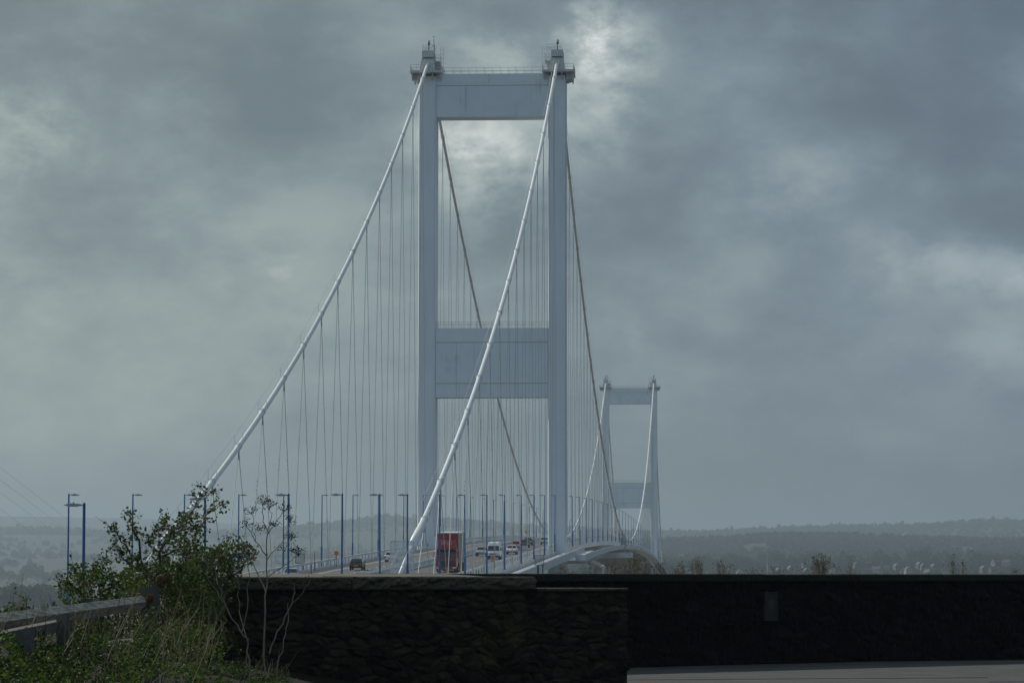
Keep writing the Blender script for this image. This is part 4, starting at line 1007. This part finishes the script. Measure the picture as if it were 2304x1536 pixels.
# ------------------------------------------------------------------ timber fence on the left
T = empty('timber_fence', at(200, 1480, 22)); tag(T, 'low weathered timber rail fence leading into the brambles at lower left', 'fence')
mb = MB(); mb.beam(at(-60, 1409, 18.0), at(322, 1355, 26.2), .072, .085, roll=R(-38)); P_(mb, 'rail', M['timber'], T)
mb = MB(); mb.beam(at(-60, 1447, 16.5), at(150, 1402, 20.0), .07, .06, roll=R(0)); P_(mb, 'rail', M['timberdark'], T)
mb = MB(); mb.beam(at(62, 1478, 19.6), at(354, 1440, 28.0), .07, .06, roll=R(-30)); P_(mb, 'rail', M['timber'], T)
def post(px, ytop, ybot, d, w_):
    mb = MB(); t_ = at(px, ytop, d); b2 = at(px, ybot, d)
    rng = [(-1, -1), (1, -1), (1, 1), (-1, 1)]; vs = []
    for p, sl in ((b2, 0), (t_, .13)): 
        for i, j in rng: vs.append(p+RT*(i*w_/2)+Vector((-syw, cyw, 0))*(j*w_/2)+Vector((0, 0, sl*w_*i)))
    mb.add(vs, [(0, 1, 2, 3), (7, 6, 5, 4), (0, 4, 5, 1), (1, 5, 6, 2), (2, 6, 7, 3), (3, 7, 4, 0)]); P_(mb, 'post', M['timberdark'], T)
post(337, 1319, 1620, 26.2, .13); post(142, 1382, 1680, 19.4, .07); post(52, 1415, 1750, 17.0, .10)
mb = MB(); c = at(222, 1369, 23.6); mb.beam(c+RT*-.045+Vector((0, 0, -.09)), c+RT*-.045+Vector((0, 0, .075)), .05, .20); P_(mb, 'strap', M['dark'], T)

# ------------------------------------------------------------------ plants
def jitter(p, s): return p+Vector((random.gauss(0, s), random.gauss(0, s), random.gauss(0, s)))
def branch_leaves(paths, dens, spread, size, rng):
    P = []
    for pts, f0 in paths:
        for a, b2 in zip(pts[:-1], pts[1:]):
            l_ = (b2-a).length; n = int(l_*dens)
            for k in range(n):
                f = random.random(); P.append(tuple(jitter(a.lerp(b2, f), spread)))
    return P
def wig(pts, n=4, s=.012):
    out = []
    for a, b2 in zip(pts[:-1], pts[1:]):
        for k in range(n): out.append(jitter(a.lerp(b2, k/n), s) if (k or out) else a)
    out.append(pts[-1]); return out
def shrub(name, label, base, tips, d, mleaf, leafn=90, size=.033, spread=.03, thick=.010, twigs=2, fill=()):
    T = empty(name, base); tag(T, label, 'shrub')
    st = MB(); P = []; o = -Vector(base)
    for chain in tips:
        pts = [at(x, y, d+random.uniform(-.5, .5)) for x, y in chain]
        pts = wig(pts, 4, .010); k = len(pts)
        st.tube([p+o for p in pts], [thick*(1-.8*i/(k-1))+.0012 for i in range(k)], 6)
        k0 = int(k*.25)
        for i in range(k0, k):
            for q in range(twigs):
                p = pts[i]; e_ = p+Vector((random.gauss(0, .05), random.gauss(0, .05), random.gauss(.02, .045)))
                m_ = jitter(p.lerp(e_, .5), .008); st.tube([p+o, m_+o, e_+o], [.0028, .002, .001], 4, cap=False)
                for z in range(4): P.append(tuple(jitter(p.lerp(e_, random.uniform(.35, 1.1)), .014)+o))
        for i in range(k-1): 
            for z in range(int(leafn*.05)): P.append(tuple(jitter(pts[i].lerp(pts[i+1], random.random()), spread)+o))
    for (x, y, rx_, ry_, n) in fill:
        for k in range(n):
            a = random.uniform(0, 6.28); rr = math.sqrt(random.random())
            P.append(tuple(at(x+rx_*rr*math.cos(a), y+ry_*rr*math.sin(a), d+random.uniform(-.7, .7))+o))
    V_, F_ = leaves(np.array(P), size, .7); bulk('foliage', V_, F_, mleaf, T)
    st.build('stems', M['stemdark'], T)
    return T
shrub('hawthorn_shrub', 'tall straggly leafy shrub whose sprays reach over the end of the left cable', at(360, 1500, 27.5),
      [[(355, 1420), (345, 1310), (360, 1240), (385, 1195), (420, 1160), (455, 1115), (475, 1108)], [(370, 1420), (350, 1330), (325, 1280), (285, 1232), (262, 1200), (242, 1184)],
       [(345, 1330), (310, 1280), (290, 1268), (272, 1245), (262, 1228)], [(360, 1240), (385, 1205), (375, 1180), (362, 1160)], [(385, 1200), (430, 1190), (455, 1180), (480, 1142), (500, 1136)],
       [(350, 1260), (400, 1235), (440, 1225), (450, 1205)], [(400, 1195), (430, 1170), (420, 1160)], [(325, 1280), (300, 1200), (296, 1180), (290, 1150)], [(360, 1250), (330, 1215), (350, 1195), (372, 1188)], [(375, 1420), (398, 1310), (412, 1270), (430, 1230)]],
      27.5, M['hawleaf'], fill=((345, 1262, 55, 26, 200), (425, 1185, 34, 24, 110), (400, 1225, 45, 25, 160), (360, 1300, 95, 38, 1600), (380, 1350, 115, 45, 2600)))
shrub('hawthorn_shrub', 'dense dark shrub against the left end of the brown wall', at(500, 1480, 29.5),
      [[(480, 1420), (470, 1320), (455, 1270), (440, 1230)], [(500, 1420), (505, 1320), (520, 1260), (545, 1215)], [(500, 1330), (470, 1260), (500, 1225)], [(505, 1320), (550, 1265), (575, 1240)], [(480, 1330), (430, 1270), (425, 1245)]],
      29.5, M['hawleaf'], fill=((470, 1290, 75, 60, 1500), (530, 1245, 45, 32, 420), (440, 1360, 60, 60, 900), (470, 1260, 50, 35, 500), (465, 1420, 45, 110, 1800), (400, 1420, 70, 70, 2000), (430, 1300, 60, 45, 1200)))
shrub('bramble_bush', 'bushy bramble behind the timber rail, below the two nearest left lamp posts', at(230, 1450, 30),
      [[(200, 1420), (190, 1330), (170, 1285), (165, 1270)], [(230, 1420), (225, 1320), (235, 1270), (240, 1242)], [(260, 1420), (275, 1320), (290, 1285)], [(190, 1340), (150, 1310), (125, 1306)], [(215, 1400), (205, 1300), (215, 1265)]],
      30, M['bramleaf'], fill=((240, 1400, 105, 55, 2600), (110, 1425, 130, 45, 1700), (215, 1330, 85, 48, 1500), (290, 1330, 70, 40, 1000), (190, 1290, 35, 25, 250), (235, 1285, 28, 25, 160)))
shrub('bramble_bush', 'low bramble at the left edge behind the timber rail', at(30, 1470, 29), [[(20, 1450), (15, 1390), (30, 1355)], [(50, 1450), (45, 1390), (60, 1350)], [(90, 1450), (100, 1385), (130, 1362)]], 29, M['bramleaf'], fill=((40, 1392, 70, 26, 600), (120, 1385, 60, 20, 350)))
# rank undergrowth in front of and below the rail: one mass
P = []; k = 0
while k < 30000:
    x = random.uniform(-60, 650); lo = np.interp(x, [-60, 0, 150, 250, 322, 400, 470, 505, 560, 650], [1428, 1424, 1418, 1400, 1382, 1345, 1325, 1400, 1490, 1522])
    if x > 500 and random.random() < .45: k += .4; continue
    f = random.random()**.8; y = lo+(1570-lo)*f+random.gauss(0, 9)
    if mn.noise(Vector((x*.022, y*.03, 1.7)))+.5*mn.noise(Vector((x*.06, y*.08, 4.2))) < random.uniform(-.55, .25): k += .35; continue
    dmax = np.interp(x, [-60, 320, 505, 650], [15.5, 25.4, 30, 30.6]); d = dmax-(dmax-12.5)*f*.75*random.uniform(.35, 1)-random.uniform(0, .8)
    P.append(tuple(at(x, y, d))); k += 1
P = np.array(P); sz = NP.uniform(.012, .034, len(P))
V_, F_ = leaves(P, sz, .6); ug = bulk('undergrowth', V_, F_, M['bramleaf']); tag(ug, 'tangle of bramble and nettle leaves under the rail', 'undergrowth', kind='stuff')
mb = MB()
for k in range(620):
    x = random.uniform(-30, 640) if k > 60 else random.uniform(480, 660); d = random.uniform(17, 29) if x < 480 else random.uniform(27, 30); y = random.uniform(1410, 1560) if x < 480 else random.uniform(1500, 1570)
    p = at(x, y, d); l_ = random.uniform(.08, .36) if x < 480 else random.uniform(.06, .2); e_ = p+Vector((random.gauss(.25, .35), random.gauss(0, .25), 1)).normalized()*l_; m_ = jitter(p.lerp(e_, .5), .012)
    r_ = random.uniform(.0012, .0032); mb.tube([p, m_, e_], [r_, r_*.8, r_*.35], 4, cap=False)
tag(mb.build('dry_grass', M['drygrass'], fix=False), 'dead straw stems leaning through the undergrowth', 'dry grass', kind='stuff')

def umbel(mb, sd_, p, dirv, n=12, r=.055):
    for k in range(n):
        e_ = p+(dirv+Vector((random.gauss(0, .6), random.gauss(0, .6), random.gauss(0, .45)))).normalized()*r*random.uniform(.6, 1.1)
        mb.tube([p, e_], [.0016, .001], 3, cap=False)
        for q in range(5): sd_.ball(jitter(e_, .011), random.uniform(.002, .005), 5, 4)
def hogweed(label, d, chains, umb, base):
    T = empty('dead_hogweed', base); tag(T, label, 'dead plant', 'dead umbel plants before the brown wall'); o = -Vector(base)
    mb = MB(); sd_ = MB()
    for pts, r0, r1 in chains:
        w_ = wig([at(x, y, d+dz) for x, y, dz in pts], 3, .006); k = len(w_); mb.tube([p+o for p in w_], [r0+(r1-r0)*i/(k-1) for i in range(k)], 6)
    for x, y, r, n in umb: sd_ = MB(); umbel(mb, sd_, at(x, y, d+random.uniform(-.1, .1))+o, Vector((0, 0, .7)), n, r); sd_.build('seed_head', M['seed'], T)
    mb.build('stems', M['stem'], T)
hogweed('tallest dead hogweed, its dark seed heads standing above the brown wall', 24.5,
        [([(597, 1560, 0), (596, 1440, 0), (598, 1340, 0), (600, 1250, 0), (603, 1195, 0)], .0085, .004), ([(600, 1250, 0), (575, 1215, .1), (555, 1185, .1)], .005, .0025), ([(603, 1195, 0), (590, 1160, 0), (592, 1135, 0)], .004, .002),
         ([(603, 1200, 0), (625, 1170, 0), (640, 1150, 0)], .004, .002), ([(600, 1260, 0), (630, 1225, .1), (655, 1215, .1)], .004, .002), ([(598, 1330, 0), (570, 1270, .1), (548, 1240, .1)], .005, .002), ([(599, 1300, 0), (650, 1262, 0), (672, 1250, 0)], .004, .002),
         ([(603, 1195, 0), (608, 1165, 0), (607, 1140, 0)], .003, .002), ([(575, 1215, .1), (570, 1180, .1), (566, 1152, .1)], .003, .002), ([(630, 1225, .1), (648, 1190, .1), (652, 1172, .1)], .003, .002)],
        [(555, 1185, .06, 14), (592, 1135, .07, 18), (640, 1150, .06, 14), (655, 1215, .06, 14), (548, 1240, .07, 16), (672, 1250, .08, 18), (607, 1142, .06, 14), (566, 1155, .055, 12), (652, 1174, .05, 12), (620, 1185, .045, 10), (585, 1190, .05, 12), (535, 1265, .05, 10), (640, 1240, .05, 10)], at(597, 1570, 24.5))
hogweed('forked pale dead stem left of the tallest hogweed', 25.2,
        [([(565, 1560, 0), (560, 1480, 0), (556, 1440, 0), (530, 1405, 0), (502, 1355, 0), (492, 1310, 0), (478, 1270, 0)], .0075, .0028), ([(556, 1440, 0), (540, 1375, .1), (536, 1320, .1), (528, 1270, .1)], .005, .002), ([(545, 1420, 0), (556, 1370, 0), (560, 1300, 0), (556, 1262, 0)], .005, .002), ([(502, 1355, 0), (478, 1312, 0), (462, 1290, 0)], .005, .002)],
        [(478, 1268, .07, 14), (528, 1268, .07, 14), (556, 1260, .06, 12), (462, 1290, .06, 10), (500, 1250, .06, 12), (515, 1215, .05, 10)], at(565, 1570, 25.2))
hogweed('forked pale dead stem right of the tallest hogweed', 24.0,
        [([(618, 1560, 0), (625, 1500, 0), (640, 1440, 0), (648, 1400, 0)], .0055, .0035), ([(648, 1400, 0), (647, 1355, 0)], .004, .002), ([(606, 1470, 0), (625, 1420, 0), (650, 1370, 0), (660, 1345, 0), (663, 1312, 0)], .0055, .003), ([(650, 1370, 0), (680, 1330, 0), (698, 1305, 0)], .003, .0015)],
        [(663, 1312, .012, 3), (698, 1305, .02, 4)], at(618, 1570, 24.0))
def teasel(label, hx, hy, d, base_px, hlen=.085):
    T = empty('teasel', at(*base_px, d)); tag(T, label, 'teasel', 'teasels by the fence post'); o = -Vector(T.location)
    mb = MB(); pts = [at(*base_px, d), at((base_px[0]+hx)/2+3, (base_px[1]+hy)/2, d), at(hx, hy+12, d)]; mb.tube([p+o for p in pts], [.006, .005, .004], 6)
    for k in range(5):
        a = random.uniform(0, 6.28); p = pts[2]+o; e_ = p+Vector((math.cos(a)*.03, math.sin(a)*.03, .05)); mb.tube([p, p.lerp(e_, .6)+Vector((math.cos(a)*.012, math.sin(a)*.012, 0)), e_], [.0015, .0015, .0008], 4)
    mb.build('stem', M['stemdark'], T)
    c = at(hx, hy, d)+o; hd = MB(); hd.ball(c, .027, 14, 12, (1, 1, hlen/.054))
    for k in range(420):
        a = random.uniform(0, 6.28); zz = random.uniform(-.95, .95); rr = math.sqrt(1-zz*zz)*.027; p = c+Vector((math.cos(a)*rr, math.sin(a)*rr, zz*hlen/2)); hd.tube([p, p+Vector((math.cos(a), math.sin(a), .5))*.008], [.0012, .0003], 3, cap=False)
    hd.build('seed_head', M['teasel'], T)
teasel('left teasel head of the pair above the fence post', 358, 1306, 24.6, (350, 1560))
teasel('right, taller teasel head of the pair above the fence post', 371, 1301, 24.8, (362, 1560))
teasel('lower teasel head in front of the fence post', 336, 1346, 24.2, (352, 1560), .07)
# weeds on the bank behind the right wall
def weed(label, px, ytop, w_, n, leafy, dark=8):
    d = 49; T = empty('dried_weed', at(px, 1330, d)); tag(T, label, 'weed'); o = -Vector(T.location)
    mb = MB(); sd_ = MB(); P = []
    for k in range(int(n*1.5)):
        x = px+random.gauss(0, w_*.6); h = 1290-(1290-ytop)*random.uniform(.35, 1.0)*(1-.35*abs(x-px)/max(w_, 1)); a = at(px+random.gauss(0, w_*.25), 1335, d+random.uniform(-.3, .3)); e_ = at(x, h, d+random.uniform(-.3, .3))
        m_ = jitter(a.lerp(e_, .5), .02); mb.tube([a+o, m_+o, e_+o], [.0036, .003, .0015], 4, cap=False)
        for q in range(max(1, int(leafy*.5))): P.append(tuple(jitter(m_.lerp(e_, random.random()), .03)+o))
        if random.random() < dark/10: sd_.ball(e_+o, random.uniform(.005, .010), 6, 5)
        for q in range(2):
            f = random.uniform(.5, .95); p = m_.lerp(e_, f); s_ = p+Vector((random.gauss(0, .05), 0, random.uniform(.02, .08))); mb.tube([p+o, s_+o], [.002, .001], 3, cap=False)
            if random.random() < dark/12: sd_.ball(s_+o, random.uniform(.004, .008), 5, 4)
    nf = len(mb.f); mb.add(sd_.v, sd_.f); so = mb.build('stems', M['stem'], T); so.data.materials.append(M['seed'])
    for p in so.data.polygons[nf:]: p.material_index = 1
    V_, F_ = leaves(np.array(P), .026, .45); bulk('foliage', V_, F_, M['weedleaf'], T)
for a in (('low orange brown weed clump right of the lattice board', 1270, 1270, 18, 14, 9, 2), ('sparse dry stems under the near end of the arching deck', 1330, 1258, 22, 10, 3, 3), ('pale dry stems before the inspection gantry', 1378, 1250, 22, 16, 5, 3),
          ('dense brown weed clump under the right part of the arch', 1430, 1238, 26, 34, 8, 5), ('brown stems by the foot of the far tower', 1480, 1262, 18, 16, 6, 4), ('dry brown weed just right of the far tower', 1530, 1262, 14, 18, 9, 3),
          ('tall brown weed with a pointed top right of the far tower', 1568, 1243, 13, 26, 10, 4), ('thin dry weeds in a loose row right of the pointed weed', 1625, 1258, 30, 18, 4, 5), ('scattered dark seed heads left of the big weed clump', 1735, 1272, 45, 10, 2, 9),
          ('big spreading weed clump with many dark seed heads', 1848, 1243, 32, 46, 10, 9), ('single leafy green weed right of the big clump', 1912, 1253, 6, 7, 12, 4), ('tall thin weed with two dark heads near the right end', 2143, 1234, 8, 7, 3, 8),
          ('short leafy weed beside the tall thin one', 2166, 1258, 12, 9, 5, 6), ('tiny dark sprig at the far right on the wall top', 2285, 1280, 8, 6, 4, 6)): weed(*a)

# ------------------------------------------------------------------ haze
HZ = 1.35e-4
mb = MB(); mb.box(-16000, 16000, -2200, 21500, -66, 262)
hz = mb.build('haze', mat('unused_haze', (1, 1, 1))); tag(hz, 'pale haze over the estuary', 'haze', kind='stuff')
hm = bpy.data.materials.new('haze_air'); hm.use_nodes = True; t = hm.node_tree; t.nodes.clear()
pv = N(t, 'ShaderNodeVolumePrincipled', ins={'Color': (.375, .465, .545, 1), 'Density': HZ, 'Anisotropy': .3}); o = N(t, 'ShaderNodeOutputMaterial'); L(t, pv.outputs[0], o.inputs['Volume'])
hz.data.materials.clear(); hz.data.materials.append(hm)
